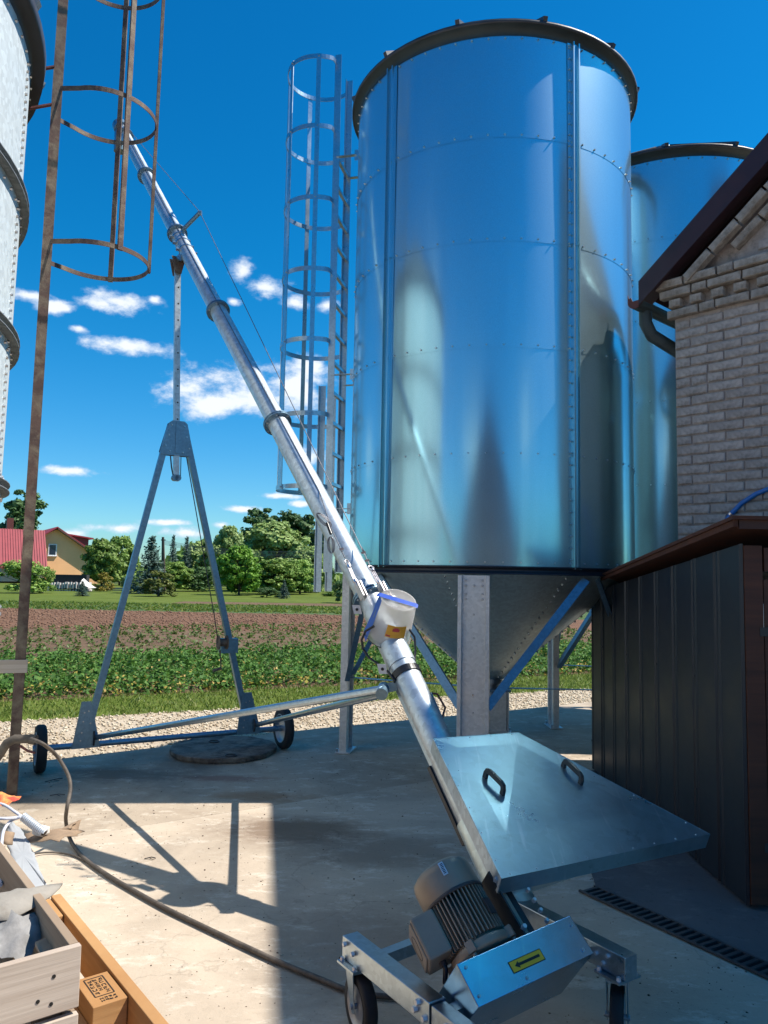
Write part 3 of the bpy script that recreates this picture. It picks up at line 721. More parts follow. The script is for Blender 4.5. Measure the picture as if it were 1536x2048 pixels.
plant('dark', 9, 262, 1148, 60, 20, 'dark rounded shrub left of the conical thuja', 'shrub', 'garden shrubs')
plant('bush', 12, 44, 1115, 54, 46, 'large leafy shrub in front of the red roof', 'shrub', 'garden shrubs')
plant('bush', 13, 86, 1128, 55, 22, 'orange tipped shrub just right of the rusty ladder rail', 'shrub', 'garden shrubs')
plant('spruce', 4, 165, 1162, 50, 16, 'knee high spruce in front of the pallet stack', 'shrub', 'garden shrubs')
plant('spruce', 4, 568, 1160, 52, 13, 'small dark conifer on the lawn below the willow', 'shrub', 'garden shrubs')
plant('dark', 9, 534, 1172, 54, 22, 'flat dark shrub on the lawn beside small conifer', 'shrub', 'garden shrubs')
plant('dark', 9, 694, 1150, 46, 26, 'dark shrub seen behind the left leg of the front silo', 'shrub', 'garden shrubs')
plant('bush', 12, 668, 1178, 60, 24, 'light green low shrub left of the dark shrub near the silo leg', 'shrub', 'garden shrubs')
rng = np.random.default_rng(77)
# a far wood that closes the horizon
n = 16000
a = rng.uniform(-math.pi, math.pi, n); rr = rng.uniform(150, 190, n)
hgt = 4.6 + 2.2 * np.sin(a * 23) + 1.4 * np.sin(a * 51 + 1) 
P = np.stack([np.sin(a) * rr, np.cos(a) * rr, rng.random(n) ** .8 * hgt], 1)
nr = rng.normal(size=(n, 3)); nr[:, 2] += .5
cloud_mesh('far_wood', leaf_quads(P, nr, rng.uniform(1.6, 3.2, n), .8), 4, LF_dec, rng.random(n), kind='stuff')

# ------------------------------------------------------------------ house across the field
hY = 112.0
def hp(px, z, dy=0.0):
    p = at(px, 1150, hY + dy); return V((p.x, p.y, z))
apx, zr, ze = 92, at(92, 1063, hY).z, at(184, 1131, hY).z
hl, hr = hp(0, 0).x, hp(172, 0).x; hx = hp(92, 0).x; y0 = hY; yb = hY + 11
house = thing('house', 'peach rendered house with a red metal roof beyond the field', 'house', (hx, hY, 0))
mb = MB()
mb.prism([(hl, y0, -.6), (hr, y0, -.6), (hr, y0, ze + .55), (hx, y0, zr - .35), (hl, y0, ze + .55)], (0, yb - y0, 0)); mb.build('wall', M_render, house)
k = (zr - ze) / (hp(184, 0).x - hx)
ext = hp(184, 0).x - hx + .05
for s_ in (1, -1):
    rf = MB().prism([(hx, y0 - .7, zr), (hx + s_ * ext, y0 - .7, ze), (hx + s_ * ext, y0 - .7, ze - .16), (hx, y0 - .7, zr - .16)], (0, yb - y0 + 1.2, 0)).build('roof', M_redroof, house)
    if s_ == 1:
        sd = MB(); sd.prism([(hx + .05, y0 - .72, zr - .17), (hx + ext, y0 - .72, ze - .17), (hx + ext, y0 - .72, ze - .36), (hx + .05, y0 - .72, zr - .36)], (0, .72, 0)); sd.build('soffit', M_soffit, house)
        ch = MB().box((hp(51, 0, 4).x, y0 + 4, zr + .35), (.75, .75, 1.5)).build('chimney', M_gutter, house)
        d = MB(); x0_, x1_ = hp(106, 0).x, hp(150, 0).x
        d.prism([(x0_, y0 + 2, zr - .9), (x1_, y0 + 2, zr - 2.6), (x1_, y0 + 2, zr - 1.35), (x0_, y0 + 2, zr - .75)], (0, 4, 0)); d.build('dormer', M_soffit, house)
        MB().prism([(x0_ - .4, y0 + 1.6, zr - .62), (x1_ + .55, y0 + 1.6, zr - 1.22), (x1_ + .55, y0 + 1.6, zr - 1.40), (x0_ - .4, y0 + 1.6, zr - .80)], (0, 4.8, 0)).build('dormer_roof', M_redroof, house)
# front wing with ribbed roof
wx0, wx1 = hp(2, 0).x, hp(72, 0).x; wy = y0 - 4.2
w1 = at(40, 1137, wy).z
MB().box(((wx0 + wx1) / 2, (wy + y0) / 2 + .3, w1 / 2 - .1), (wx1 - wx0 - .5, y0 - wy - .6, w1)).build('wing_wall', M_renderpink, house)
wt = at(40, 1070, y0 - .1).z
house.rotation_euler = (0, 0, R(32)); house.scale = (1.18, 1.18, 1.1); house.location.x += 1.2
wr = MB().prism([(wx0, wy, w1), (wx0, y0 - .75, wt), (wx0, y0 - .75, wt - .15), (wx0, wy, w1 - .15)], (wx1 - wx0, 0, 0)).build('wing_roof', M_redroof, house)
for i in range(18):
    x = wx0 + (wx1 - wx0) * (i + .5) / 18
    if i: MB().bar((x, wy - .02, w1 + .03), (x, y0 - .75, wt + .03), .06, .07).build('roof_rib', M_redroof, wr)
cx_, z0_, z1_ = hp(87, 0).x, at(87, 1115, hY).z, at(87, 1095, hY).z
wf = MB(); wf.box((cx_, y0 - .03, (z0_ + z1_) / 2), (.98, .1, z1_ - z0_ + .1)); wf = wf.build('window', M_whiteframe, house)
MB().box((cx_, y0 - .085, (z0_ + z1_) / 2), (.72, .02, z1_ - z0_ - .16)).build('pane', M_glass, wf)
MB().box((cx_, y0 - .1, z0_ - .08), (1.15, .2, .08)).build('sill', M_whiteframe, wf)

# stack of slabs on pallets, fence, sheet heap beside the house
sY = 72.0
def sp(px, py): return at(px, py, sY)
st = thing('slab_stack', 'two tier stack of pale slabs on dark pallets beside the house', 'slab stack', (sp(140, 1190).x, sY, 0))
bm_ = {}
for tier, (pt, pb) in enumerate(((1165, 1177), (1179, 1191))):
    for i in range(15):
        xa = 99 + i * 5.5; a = sp(xa, pb); b = sp(xa + 3.6, pt); dz = random.uniform(-.05, .05)
        MB().obox(((a.x + b.x) / 2, sY + random.uniform(-.1, .1), (a.z + b.z) / 2 + dz), V(((b.x - a.x) / 2, 0, random.uniform(-.02, .02))), V((0, .5, 0)), V((0, 0, (b.z - a.z) / 2))).build('slab', M_concblock, st)
MB().box((sp(140, 1185).x, sY + .1, sp(140, 1178).z), (3.2, 1.0, .06)).build('pallet_deck', M_darkslat, st)
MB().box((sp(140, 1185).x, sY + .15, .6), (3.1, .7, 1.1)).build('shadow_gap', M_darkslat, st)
fe = thing('board_fence', 'low grey board fence right of the slab stack', 'fence', (sp(215, 1185).x, sY + 4, 0))
for i in range(4):
    a = at(178, 1176 + i * 4.0, sY + 4); b = at(246, 1176 + i * 4.0 + .8, sY + 4)
    MB().bar(a, b, .05, .13).build('fence_board', M_greyfence, fe)
for px in (180, 203, 226, 246):
    p = at(px, 1175, sY + 3.9); MB().bar((p.x, p.y, -.05), p, .1, .1).build('fence_post', M_greyfence, fe)
sh = MB(); P = []
for j in range(5):
    for i in range(9):
        u_, v_ = i / 8, j / 4; P.append(V((sp(176 + 24 * u_, 1188).x, sY - 2 + v_ * 1.6, max(0.0, .85 * (1 - u_) ** 1.4 * math.sin(math.pi * (.15 + .7 * v_))))))
sh.add(P, [(j * 9 + i, j * 9 + i + 1, (j + 1) * 9 + i + 1, (j + 1) * 9 + i) for j in range(4) for i in range(8)], True)
tag(sh.build('ground_sheet', M_whitesheet), 'white sheet heaped on the grass right of the slab stack', 'sheet')

# utility pole with wires
up_ = thing('utility_pole', 'twin legged utility pole between the spruces', 'utility pole', (at(326, 1150, 74).x, 74, 0))
for dx in (-3, 3): MB().cyl(at(327 + dx, 1190, 74) * 1, at(326 + dx * .3, 1074, 74), .11, 8, .08).build('leg', M_pole, up_)
MB().bar(at(322, 1080, 74), at(331, 1080, 74), .1, .1).build('cross_arm', M_pole, up_)
for i in range(5):
    a = at(324, 1080 + i * 2, 74); b = at(700, 1096 + i * 3.4, 66); pts = [a.lerp(b, t / 10) - V((0, 0, 1.3 * (1 - (t / 5 - 1) ** 2) * .5)) for t in range(11)]
    tag(MB().tube(pts, .014, 4).build('power_line', M_steelcable), ['topmost', 'second from top', 'middle', 'second from bottom', 'lowest'][i] + ' of the five thin overhead wires crossing the trees', 'wire', 'overhead wires')

# ================================================================== SILOS
def polar(c, r, a, z): return V((c[0] + r * math.cos(a), c[1] + r * math.sin(a), z))
def hopper_silo(c, Rr, z0, z1, rings, seam0, leg0, label, name='hopper_silo', nleg=4, detail=True):
    s = thing(name, label, 'silo', (c[0], c[1], 0), 'new hopper bottomed silos')
    hs = [z0 + (z1 - z0) * i / rings for i in range(rings + 1)]
    SP = 2 * math.pi / 5
    seams = [seam0 + k * SP for k in range(5)]
    cz = V((c[0], c[1], 0))
    for k in range(rings):
        for a in seams:
            off = 0.0012 * (rings - k)
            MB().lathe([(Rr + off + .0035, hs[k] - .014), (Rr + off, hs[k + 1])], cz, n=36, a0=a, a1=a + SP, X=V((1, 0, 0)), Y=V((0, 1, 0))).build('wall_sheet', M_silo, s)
    bo = MB(); nb = 60
    for k in range(rings + 1):
        for i in range(nb):
            a = 2 * math.pi * (i + .5) / nb; z = hs[k] + (.012 if k < rings else -.03) + (.014 if k == 0 else 0)
            p = polar(c, Rr + .006, a, z); bo.bolt(p, V((math.cos(a), math.sin(a), 0)), .008, .010)
    bo.build('bolt_rows', M_bolt, s, kind='stuff')
    for a in seams:                                        # folded vertical stiffeners, two stacked lengths
        er, et = V((math.cos(a), math.sin(a), 0)), V((-math.sin(a), math.cos(a), 0))
        for za, zb in ((z0 - .02, z0 + (z1 - z0) * .600), (z0 + (z1 - z0) * .6008, z1 - .01)):
            prof = [(-.062, .004), (-.034, .004), (-.030, .040), (-.022, .040), (-.018, .010), (.020, .010), (.024, .034), (.034, .034), (.036, .006), (.058, .006), (.058, .002), (-.062, .002)]
            P = [cz + er * (Rr + .004 + d) + et * t for t, d in prof]
            mb = MB().prism([p + V((0, 0, za)) for p in P], (0, 0, zb - za)); mb.build('stiffener', M_silo, s)
        bm = MB()
        for i in range(46):
            z = z0 + .05 + (z1 - z0 - .1) * i / 45
            bm.bolt(cz + er * (Rr + .012) + et * -.047 + V((0, 0, z)), er, .007, .008)
        bm.build('seam_bolts', M_bolt, s, kind='stuff')
    # eave, roof
    MB().lathe([(Rr + .004, z1 - .012), (Rr + .008, z1 + .035), (Rr + .060, z1 + .055)], cz, n=72).build('eave_ring', M_eave, s)
    MB().lathe([(Rr + .060, z1 + .052), (Rr + .068, z1 + .056), (Rr + .068, z1 + .078), (Rr + .05, z1 + .090)], cz, n=72).build('eave_edge', M_eavedark, s)
    MB().lathe([(Rr + .05, z1 + .095), (.16, z1 + .095 + (Rr - .1) * .52), (.16, z1 + .14 + (Rr - .1) * .52), (.0, z1 + .16 + (Rr - .1) * .52)], cz, n=72).build('roof', M_galv, s)
    for i in range(12):
        a = seam0 + .30 + 2 * math.pi * i / 12; p = polar(c, Rr + .062, a, z1 + .098); q = polar(c, .17, a, z1 + .12 + (Rr - .1) * .52)
        p = polar(c, Rr + .076, a, z1 + .094); MB().bar(p, q, .034, .034).build('roof_rib', M_eavedark, s)
    # base ring, cone
    MB().lathe([(Rr - .02, z0 - .065), (Rr + .045, z0 - .065), (Rr + .045, z0 - .055), (Rr + .012, z0 - .05), (Rr + .012, z0 - .02), (Rr + .04, z0 - .014), (Rr + .04, z0 - .003), (Rr - .02, z0 - .003)], cz, n=72).build('base_ring', M_dark, s)
    zc = z0 - .065; zt = 0.72
    for i in range(8):
        a = leg0 + math.pi / 8 + i * math.pi / 4 + .18
        off = .003 * (i % 2)
        MB().lathe([(.13 + off, zt), (Rr - .03 + off, zc)], cz, n=14, a0=a - .01, a1=a + math.pi / 4 + .01, X=V((1, 0, 0)), Y=V((0, 1, 0))).build('cone_sheet', M_cone, s)
    cb = MB()
    for i in range(8):
        a = leg0 + math.pi / 8 + i * math.pi / 4 + .18
        for j in range(20):
            t = (j + .5) / 20; r_ = .13 + (Rr - .16) * t; p = polar(c, r_ + .006, a + .02 / max(r_, .2), zt + (zc - zt) * t)
            cb.bolt(p, V((math.cos(a), math.sin(a), -1.2)), .009, .012)
    cb.build('cone_bolts', M_bolt, s, kind='stuff')
    g = MB(); g.cyl(cz + V((0, 0, zt)), cz + V((0, 0, zt - .04)), .165, 24); g.cyl(cz + V((0, 0, zt - .04)), cz + V((0, 0, zt - .16)), .125, 24); g.build('outlet', M_galv, s)
    MB().box((c[0], c[1], zt - .10), (.36, .30, .02)).build('slide_gate', M_frame, s)
    # legs
    Rl = Rr + .045
    tops = {}
    for k in range(nleg):
        a = leg0 + k * 2 * math.pi / nleg; er, et = V((math.cos(a), math.sin(a), 0)), V((-math.sin(a), math.cos(a), 0))
        prof = [(-.115, -.03), (-.115, .035), (-.088, .035), (-.082, .004), (.082, .004), (.088, .035), (.115, .035), (.115, -.03), (.109, -.03), (.109, .028), (.093, .028), (.087, -.003), (-.087, -.003), (-.093, .028), (-.109, .028), (-.109, -.03)]
        P = [cz + er * (Rl + d) + et * t for t, d in prof]
        lg = MB().prism([p + V((0, 0, .012)) for p in P], (0, 0, z0 - .075 - .012)).build('leg', M_leg, s)
        bp = MB(); b0 = cz + er * Rl
        bp.obox(b0 + V((0, 0, .006)), er * .065, et * .135, V((0, 0, .006)))
        bp.build('foot_plate', M_leg, lg)
        bt = MB()
        for z in (z0 - .11, z0 - .15, z0 - .21, z0 - .25): 
            for t in (-.06, -.0, .06):
                if t or z == z0 - .15: bt.bolt(cz + er * (Rl + .004) + et * t + V((0, 0, z)), er, .010, .010)
        for z in (z0 - .36, z0 - .53, .62, .75, .45): bt.bolt(cz + er * (Rl + .004) + et * .0 + V((0, 0, z)), er, .009, .008)
        for t in (-.12, .12): bt.cyl(b0 + et * t + er * .05 + V((0, 0, .01)), b0 + et * t + er * .05 + V((0, 0, .04)), .012, 6)
        bt.build('leg_bolts', M_bolt, lg, kind='stuff')
        for sg in (-1, 1):                                   # knee braces up to the ring
            p = cz + er * (Rl - .01) + et * (.10 * sg) + V((0, 0, .66)); a2 = a + sg * math.pi / nleg * .92
            q = polar(c, Rr - .02, a2, z0 - .09)
            br = MB(); d = (q - p).normalized(); sd = d.cross(er).normalized(); nn = sd.cross(d)
            br.bar(p, q, .062, .006, er); 
            br.obox((p + q) / 2 + sd * .029 - er * .022, d * ((q - p).length / 2), sd * .003, er * .022)
            br.build('brace', M_frame, s)
            MB().bar(cz + er * (Rl - .02) + V((0, 0, .66)), polar(c, .14, a, .63), .05, .006, V((0, 0, 1))).build('strut', M_frame, s) if sg == 1 else None
    return s

S1C, S1R = (0.945, 6.91), 1.240
yf = S1C[1] - S1R
S1Z0, S1Z1 = at(985, 1131, yf).z, at(985, 68, yf).z
def bearing(c, Rr, px):                                     # angle on the silo wall that is seen at picture column px
    d = ray(px, 900); d = V((d.x, d.y, 0)).normalized(); cc_ = V((c[0], c[1], 0)); b = d.dot(cc_); t = b - math.sqrt(max(0, b * b - cc_.length_squared + Rr * Rr))
    p = d * t - cc_; return math.atan2(p.y, p.x)
seamR = bearing(S1C, S1R, 1149)
leg_front = V((0.635, 5.69, 0)) - V((0.93, 6.91, 0))
legA = math.atan2(leg_front.y, leg_front.x) + .02
silo1 = hopper_silo(S1C, S1R, S1Z0, S1Z1, 5, seamR, legA, 'shiny blue reflecting hopper silo standing on four legs, nearest and in full view')
S2C = (3.16, 8.56)
silo2 = hopper_silo(S2C, S1R, S1Z0, S1Z1, 5, bearing(S2C, S1R, 1300) + .9, math.pi + .05, 'shiny hopper silo partly hidden behind the brick gable')

# old silo at the left edge of the picture
S3R = 2.5; S3C = (-4.875, 4.10)
cz3 = V((S3C[0], S3C[1], 0))
old = thing('old_silo', 'weathered dull grey ringed silo at the left edge', 'silo', (S3C[0], S3C[1], 0))
f3 = [0.0, 1.35, at(26, 970, 5.2).z, at(42, 690, 5.2).z, at(57, 425, 5.2).z, at(80, 150, 5.2).z]
f3[5] = max(f3[5], f3[4] + .85)
for i in range(5):
    for k in range(6):
        a0 = R(-60 + 60 * k)
        MB().lathe([(S3R, f3[i] + .015), (S3R, f3[i + 1] - .015)], cz3, n=24, a0=a0, a1=a0 + R(60), X=V((1, 0, 0)), Y=V((0, 1, 0))).build('wall_sheet', M_old, old)
    if i: MB().lathe([(S3R - .01, f3[i] - .03), (S3R + .055, f3[i] - .028), (S3R + .055, f3[i] - .02), (S3R + .005, f3[i] - .015), (S3R + .005, f3[i] + .015), (S3R + .055, f3[i] + .02), (S3R + .055, f3[i] + .028), (S3R - .01, f3[i] + .03)], cz3, n=96).build('flange_ring', M_oldring, old)
bo = MB()
for i in range(1, 6):
    for j in range(110):
        a = 2 * math.pi * j / 110
        for dz in (-.07, .07): bo.bolt(polar(S3C, S3R, a, f3[i] + dz), V((math.cos(a), math.sin(a), 0)), .011, .014)
for a in (R(18.5), R(-41.5)):
    for j in range(90): bo.bolt(polar(S3C, S3R, a, .3 + (f3[5] - .4) * j / 89), V((math.cos(a), math.sin(a), 0)), .011, .014)
bo.build('bolt_rows', M_bolt, old, kind='stuff')
MB().lathe([(S3R, f3[5] - .03), (S3R + .02, f3[5] + .05), (S3R + .085, f3[5] + .02), (S3R + .095, f3[5] + .10), (.2, f3[5] + 1.4), (0, f3[5] + 1.42)], cz3, n=96).build('roof', M_eavedark, old)
for i in range(18):
    a = R(20 * i + 12); MB().bar(polar(S3C, S3R + .10, a, f3[5] + .12), polar(S3C, .3, a, f3[5] + 1.40), .06, .05).build('roof_rib', M_oldring, old)

old.rotation_euler = (0, R(.75), 0)

# ================================================================== CAGE LADDERS
def ladder(name, label, base, out, zb, zt, width, hoops, hr, hd, rails, mat, rung=True, strips=5, zcage=None, rail_w=.05, strip_w=.04, brackets=(), group='cage ladders on the silos', span=104, strip_t=.003):
    t = thing(name, label, 'ladder', (base.x, base.y, 0), group)
    o = V((out.x, out.y, 0)).normalized(); g = V((-o.y, o.x, 0))
    for sg in (-1, 1):
        m = MB(); p = base + g * (sg * width / 2)
        m.obox(V((p.x, p.y, (zb + zt) / 2)), o * (rail_w / 2), g * .004, V((0, 0, (zt - zb) / 2)))
        m.obox(V((p.x, p.y, (zb + zt) / 2)) + o * (rail_w / 2) + g * (-sg * rail_w * .3), o * .004, g * (rail_w * .3), V((0, 0, (zt - zb) / 2)))
        m.build('rail', mat, t)
    if rung:
        z = zb + .25
        while z < rung:
            MB().bar(base + g * (-width / 2) + V((0, 0, z)), base + g * (width / 2) + V((0, 0, z)), .03, .03).build('rung', mat, t); z += .285
    angs = [R(-128 + 256 * i / 40) for i in range(41)]
    cen = base + o * hd
    def hp_(a, z, r_=None):
        r_ = hr if r_ is None else r_
        return cen + o * (r_[0] * math.cos(a)) + g * (r_[1] * math.sin(a)) + V((0, 0, z))
    for z in hoops:
        m = MB(); pts = [base + g * (-width / 2) + o * .02 + V((0, 0, z))] + [hp_(a, z) for a in angs] + [base + g * (width / 2) + o * .02 + V((0, 0, z))]
        m.sweep(pts, [(-.003, -strip_w / 2), (.003, -strip_w / 2), (.003, strip_w / 2), (-.003, strip_w / 2)], up=V((0, 0, 1)))
        m.build('hoop', mat, t)
    for i, a in enumerate([R(-span + 2 * span * k / (strips - 1)) for k in range(strips)]):
        z1, z2 = (zcage or (min(hoops) - .02, max(hoops) + .02)); rd = (o * math.cos(a) * hr[1] + g * math.sin(a) * hr[0]).normalized(); tg = rd.cross(V((0, 0, 1)))
        p = hp_(a, 0); m = MB(); m.obox(V((p.x, p.y, (z1 + z2) / 2)) + rd * .006, tg * (strip_w / 2), rd * strip_t, V((0, 0, (z2 - z1) / 2)))
        m.build('cage_strip', mat, t)
    bt = MB()
    for z in hoops:
        for k in range(strips):
            a = R(-span + 2 * span * k / (strips - 1)); bt.bolt(hp_(a, z) + o * 0, (hp_(a, z) - cen - V((0, 0, z))), .010, .018)
    bt.build('cage_bolts', M_bolt, t, kind='stuff')
    for z, L in brackets:
        for sg in (-1, 1):
            m = MB(); p = base + g * (sg * width / 2) + V((0, 0, z)); m.bar(p, p - o * L, .04, .006); m.bar(p - o * L + V((0, 0, .05)), p - o * L - V((0, 0, .05)), .04, .006, g); m.build('bracket', mat, t)
    return t, o, g
oA = R(167)
o1 = V((math.cos(oA), math.sin(oA), 0))
b1 = V((S1C[0], S1C[1], 0)) + o1 * (S1R + .21)
hz = [at(618, y, 7.1).z for y in (132, 268, 408, 548, 686, 832, 975)]
lad, o_, g_1 = ladder('cage_ladder', 'bright zinc cage ladder on the left side of the shiny silo', b1, o1, 1.62, at(683, 97, 6.95).z, .40, hz, (.33, .34), .235, None, M_galv, rung=S1Z1 - .05, brackets=((S1Z1 - .25, .20), (3.45, .20), (2.2, .20)), rail_w=.06, strip_w=.042)
for sg in (-1, 1):                                          # the sliding lower length
    m = MB(); p = b1 + o1 * .09 + g_1 * (sg * .17); za, zb = at(655, 1185, 6.95).z, at(655, 765, 6.95).z
    m.obox(V((p.x, p.y, (za + zb) / 2)), o1 * .03, g_1 * .004, V((0, 0, (zb - za) / 2))); m.obox(V((p.x, p.y, (za + zb) / 2)) + o1 * .03, o1 * .004, g_1 * .022, V((0, 0, (zb - za) / 2)))
    m.build('lower_rail', M_galv, lad)
pr = gnd(22, 1600); vw = V((pr.x, pr.y, 0)).normalized(); o3 = V((vw.y, -vw.x, 0))
b3 = pr + vw * .22
zz = [at(205, 511, 5.75).z, at(210, 217, 5.75).z]; zz.append(2 * zz[1] - zz[0] + .02)
old_l, o_, g_3 = ladder('rusty_cage_ladder', 'rusty brown cage ladder beside the weathered silo', b3, o3, 0.0, 7.6, .44, zz, (.37, .37), .38, None, M_rust, rung=7.4, strips=3, span=72, strip_t=.012, zcage=(zz[0] - .02, 7.6), rail_w=.066, strip_w=.036)
for z in (at(80, 178, 5.6).z, at(78, 252, 5.6).z):
    m = MB(); p = pr + o3 * -.03 + V((0, 0, z)); q = p - o3 * .20; m.bar(p + V((0, 0, .10)), q, .03, .012); m.bar(q, q - o3 * .16, .012, .07); m.cyl(q + V((0, 0, .02)), q - V((0, 0, .12)), .013, 8); m.build('bracket', M_gutter, old_l)
old_l.rotation_euler = (0, R(.55), 0)
m = MB(); q = pr + V((0, 0, at(30, 1332, 5.5).z)); m.bar(q + o3 * .05, q - o3 * .75 + vw * .05, .03, .09); m.build('tie_board', M_crate, old_l)

# ================================================================== BRICK BUILDING
KY = 5.86
K = at(1355, 900, KY); K = V((K.x, K.y, 0))
TH = R(47.6)
uB = V((math.cos(TH), -math.sin(TH), 0)); nB = V((-math.sin(TH), -math.cos(TH), 0)); dB = -nB
slope = 0.80
eave = at(1262, 585, 5.80)
Lc = (V((eave.x, eave.y, 0)) - K).dot(uB)
zE = eave.z
def verge(L): return zE + (L - Lc) * slope
bld = thing('brick_building', 'pale painted brick building with a dark plum roof verge, right edge', 'building', (K.x, K.y, 0))
HALF = 5.6; DEPTH = 1.7
wl_ = MB()
P = [K + uB * 0.0 + V((0, 0, 0)), K + uB * (2 * HALF), K + uB * (2 * HALF) + V((0, 0, verge(-.0) - .1)), K + uB * HALF + V((0, 0, verge(HALF) - .12)), K + V((0, 0, verge(0) - .12))]
wl_.prism([p - dB * .010 for p in P], dB * .36)
gable = wl_.build('gable_wall', M_mortar, bld)
sw = MB(); sw.prism([K + dB * .38 + V((0, 0, 0)), K + uB * .3 + dB * .38, K + uB * .3 + dB * .38 + V((0, 0, zE - .1)), K + dB * .38 + V((0, 0, zE - .1))], dB * (DEPTH - .4)); sw.build('side_wall', M_mortar, bld)
# bricks
def brick_mesh(l, h, d, seed, mat):
    rnd = random.Random(seed); m = MB(); e = .006
    pts = [(-l / 2, -h / 2), (l / 2, -h / 2), (l / 2, h / 2), (-l / 2, h / 2)]
    A = [V((x + rnd.uniform(-.003, .003), -d, z + rnd.uniform(-.003, .003))) for x, z in pts]
    B = [V((p.x - math.copysign(e, p.x) * rnd.uniform(.6, 2.2), d * .0 - d - .006 + rnd.uniform(-.002, .002), p.z - math.copysign(e, p.z) * rnd.uniform(.6, 1.8))) for p in A]
    Cc = [V((p.x, d, p.z)) for p in A]
    m.add(A + B + Cc, [(4, 5, 6, 7), (0, 1, 5, 4), (1, 2, 6, 5), (2, 3, 7, 6), (3, 0, 4, 7), (8, 9, 1, 0), (9, 10, 2, 1), (10, 11, 3, 2), (11, 8, 0, 3)])
    o = m.build('brick', mat); me = o.data; bpy.data.objects.remove(o); return me
COURSE, BL = .0755, .243
BM = {('s', i): brick_mesh(BL, .061, .02, i, M_brick) for i in range(5)}
BM.update({('h', i): brick_mesh(.112, .061, .02, 20 + i, M_brick) for i in range(3)})
BM.update({('w', i): brick_mesh(BL, .061, .032, 40 + i, M_brick2) for i in range(3)})
BM.update({('v', i): brick_mesh(.112, .061, .032, 60 + i, M_brick2) for i in range(3)})
rotB = Matrix((( uB.x, dB.x, 0), (uB.y, dB.y, 0), (0, 0, 1))).to_4x4()
def put_brick(kind, L, z, proud=0.0, tilt=0.0, sc=1.0):
    i = random.randrange(3 if kind != 's' else 5)
    b = bpy.data.objects.new('brick', BM[(kind, i)]); C.objects.link(b); b.parent = gable
    p = K + uB * L - dB * (proud - random.uniform(0, .004)) + V((0, 0, z)) - ORG[gable.name]
    b.matrix_local = Matrix.Translation(p) @ rotB @ Matrix.Rotation(-tilt + random.uniform(-.006, .006), 4, 'Y') @ Matrix.Diagonal((sc, 1, 1, 1))
    return b
LM = 1.42
zc_top = at(1345, 640, 5.90).z                               # underside of the cornice
z = 1.30; row = 0
while z < verge(LM) - .25:
    x = 0.0; first = True
    if row % 2 == 0: seq = ['h'] + ['s'] * 9
    else: seq = ['s'] * 9
    if row in (4, 24): seq = ['h', 'h', 'h', 's', 's', 'h', 's', 's', 's']
    for kd in seq:
        l = (BL if kd == 's' else .112) + .0115
        if x + l / 2 > LM: break
        lo = x + l / 2
        if z + .04 < verge(x) - .30 and not (zc_top - .03 < z < zc_top + .33 and x < .82): put_brick(kd, lo, z)
        x += l
    z += COURSE; row += 1
# cornice return: projecting course, dentils, projecting course, worn cap course
for j, (pr_, x0, x1, kd) in enumerate(((.03, -.04, .70, 'w'), (.03, -.02, .76, 'd'), (.065, -.08, .82, 'w'), (.085, -.13, .88, 'w'))):
    zz_ = zc_top + .02 + j * COURSE; x = x0
    while x < x1:
        if kd == 'd': put_brick('v', x + .05, zz_, .045, 0, .82); x += .165
        else:
            k_ = 'w' if random.random() < .75 else 'v'; l = BL if k_ == 'w' else .112
            put_brick(k_, x + l / 2, zz_, pr_); x += l + .012
# two sloping soffit courses under the verge
ta = math.atan(slope)
for j, (dn, pr_) in enumerate(((.165, .11), (.25, .05))):
    L = .24 + .34 * j
    while L < LM + .3:
        put_brick('w', L, verge(L) - dn / math.cos(ta), pr_, ta); L += (BL + .014) * math.cos(ta)
# roof
ridge = K + uB * HALF; over = nB * .17
zR = verge(HALF)
E0 = K + uB * Lc
for sg in (1, -1):
    a = E0 if sg == 1 else K + uB * (2 * HALF - Lc)
    pa, pb = V((a.x, a.y, zE + .02)) + over, V((ridge.x, ridge.y, zR + .02)) + over
    MB().prism([pa, pb, pb + V((0, 0, .09)), pa + V((0, 0, .09))], dB * (DEPTH + .2)).build('roof', M_roofsheet, bld)
    m = MB(); dn = V((0, 0, -.13)); m.prism([pa + V((0, 0, .10)) + nB * .004, pb + V((0, 0, .10)) + nB * .004, pb + dn + nB * .004, pa + V((0, 0, -.09)) + nB * .004], nB * .024); m.build('barge_board', M_barge, bld)
    m = MB(); m.prism([pa + V((0, 0, -.02)), pb + V((0, 0, -.02)), pb + V((0, 0, -.06)), pa + V((0, 0, -.06))], dB * .155); m.build('verge_soffit', M_barge, bld)
# gutter and downpipe
gc = E0 - uB * .045 + over + V((0, 0, zE - .02))
m = MB(); pf = [(.062 * math.cos(t), .062 * math.sin(t)) for t in [math.pi + math.pi * i / 10 for i in range(11)]] + [(.058 * math.cos(t), .058 * math.sin(t)) for t in [2 * math.pi - math.pi * i / 10 for i in range(11)]]
m.sweep([gc, gc + dB * DEPTH], pf, up=V((0, 0, 1))); m.build('gutter', M_pipe, bld)
m = MB(); m.prism([gc - uB * .062 * math.cos(t) + V((0, 0, -.062 * math.sin(t))) for t in [math.pi * i / 12 for i in range(13)]] , nB * .006)
m.prism([gc - uB * .062 + V((0, 0, .0)), gc - uB * .02 + V((0, 0, 0)), gc - uB * .035 + V((0, 0, .035)), gc - uB * .05 + V((0, 0, .025)), gc - uB * .062 + V((0, 0, .06))], nB * .005); m.build('gutter_end_cap', M_gutter, bld)
dpx = [gc + dB * .16 + V((0, 0, -.05)), gc + dB * .16 + V((0, 0, -.14)), gc + dB * .20 + uB * .03 + V((0, 0, -.24)), K - uB * .055 + dB * .32 + V((0, 0, zE - .42)), K - uB * .05 + dB * .34 + V((0, 0, zE - .52)), K - uB * .05 + dB * .34 + V((0, 0, 0))]
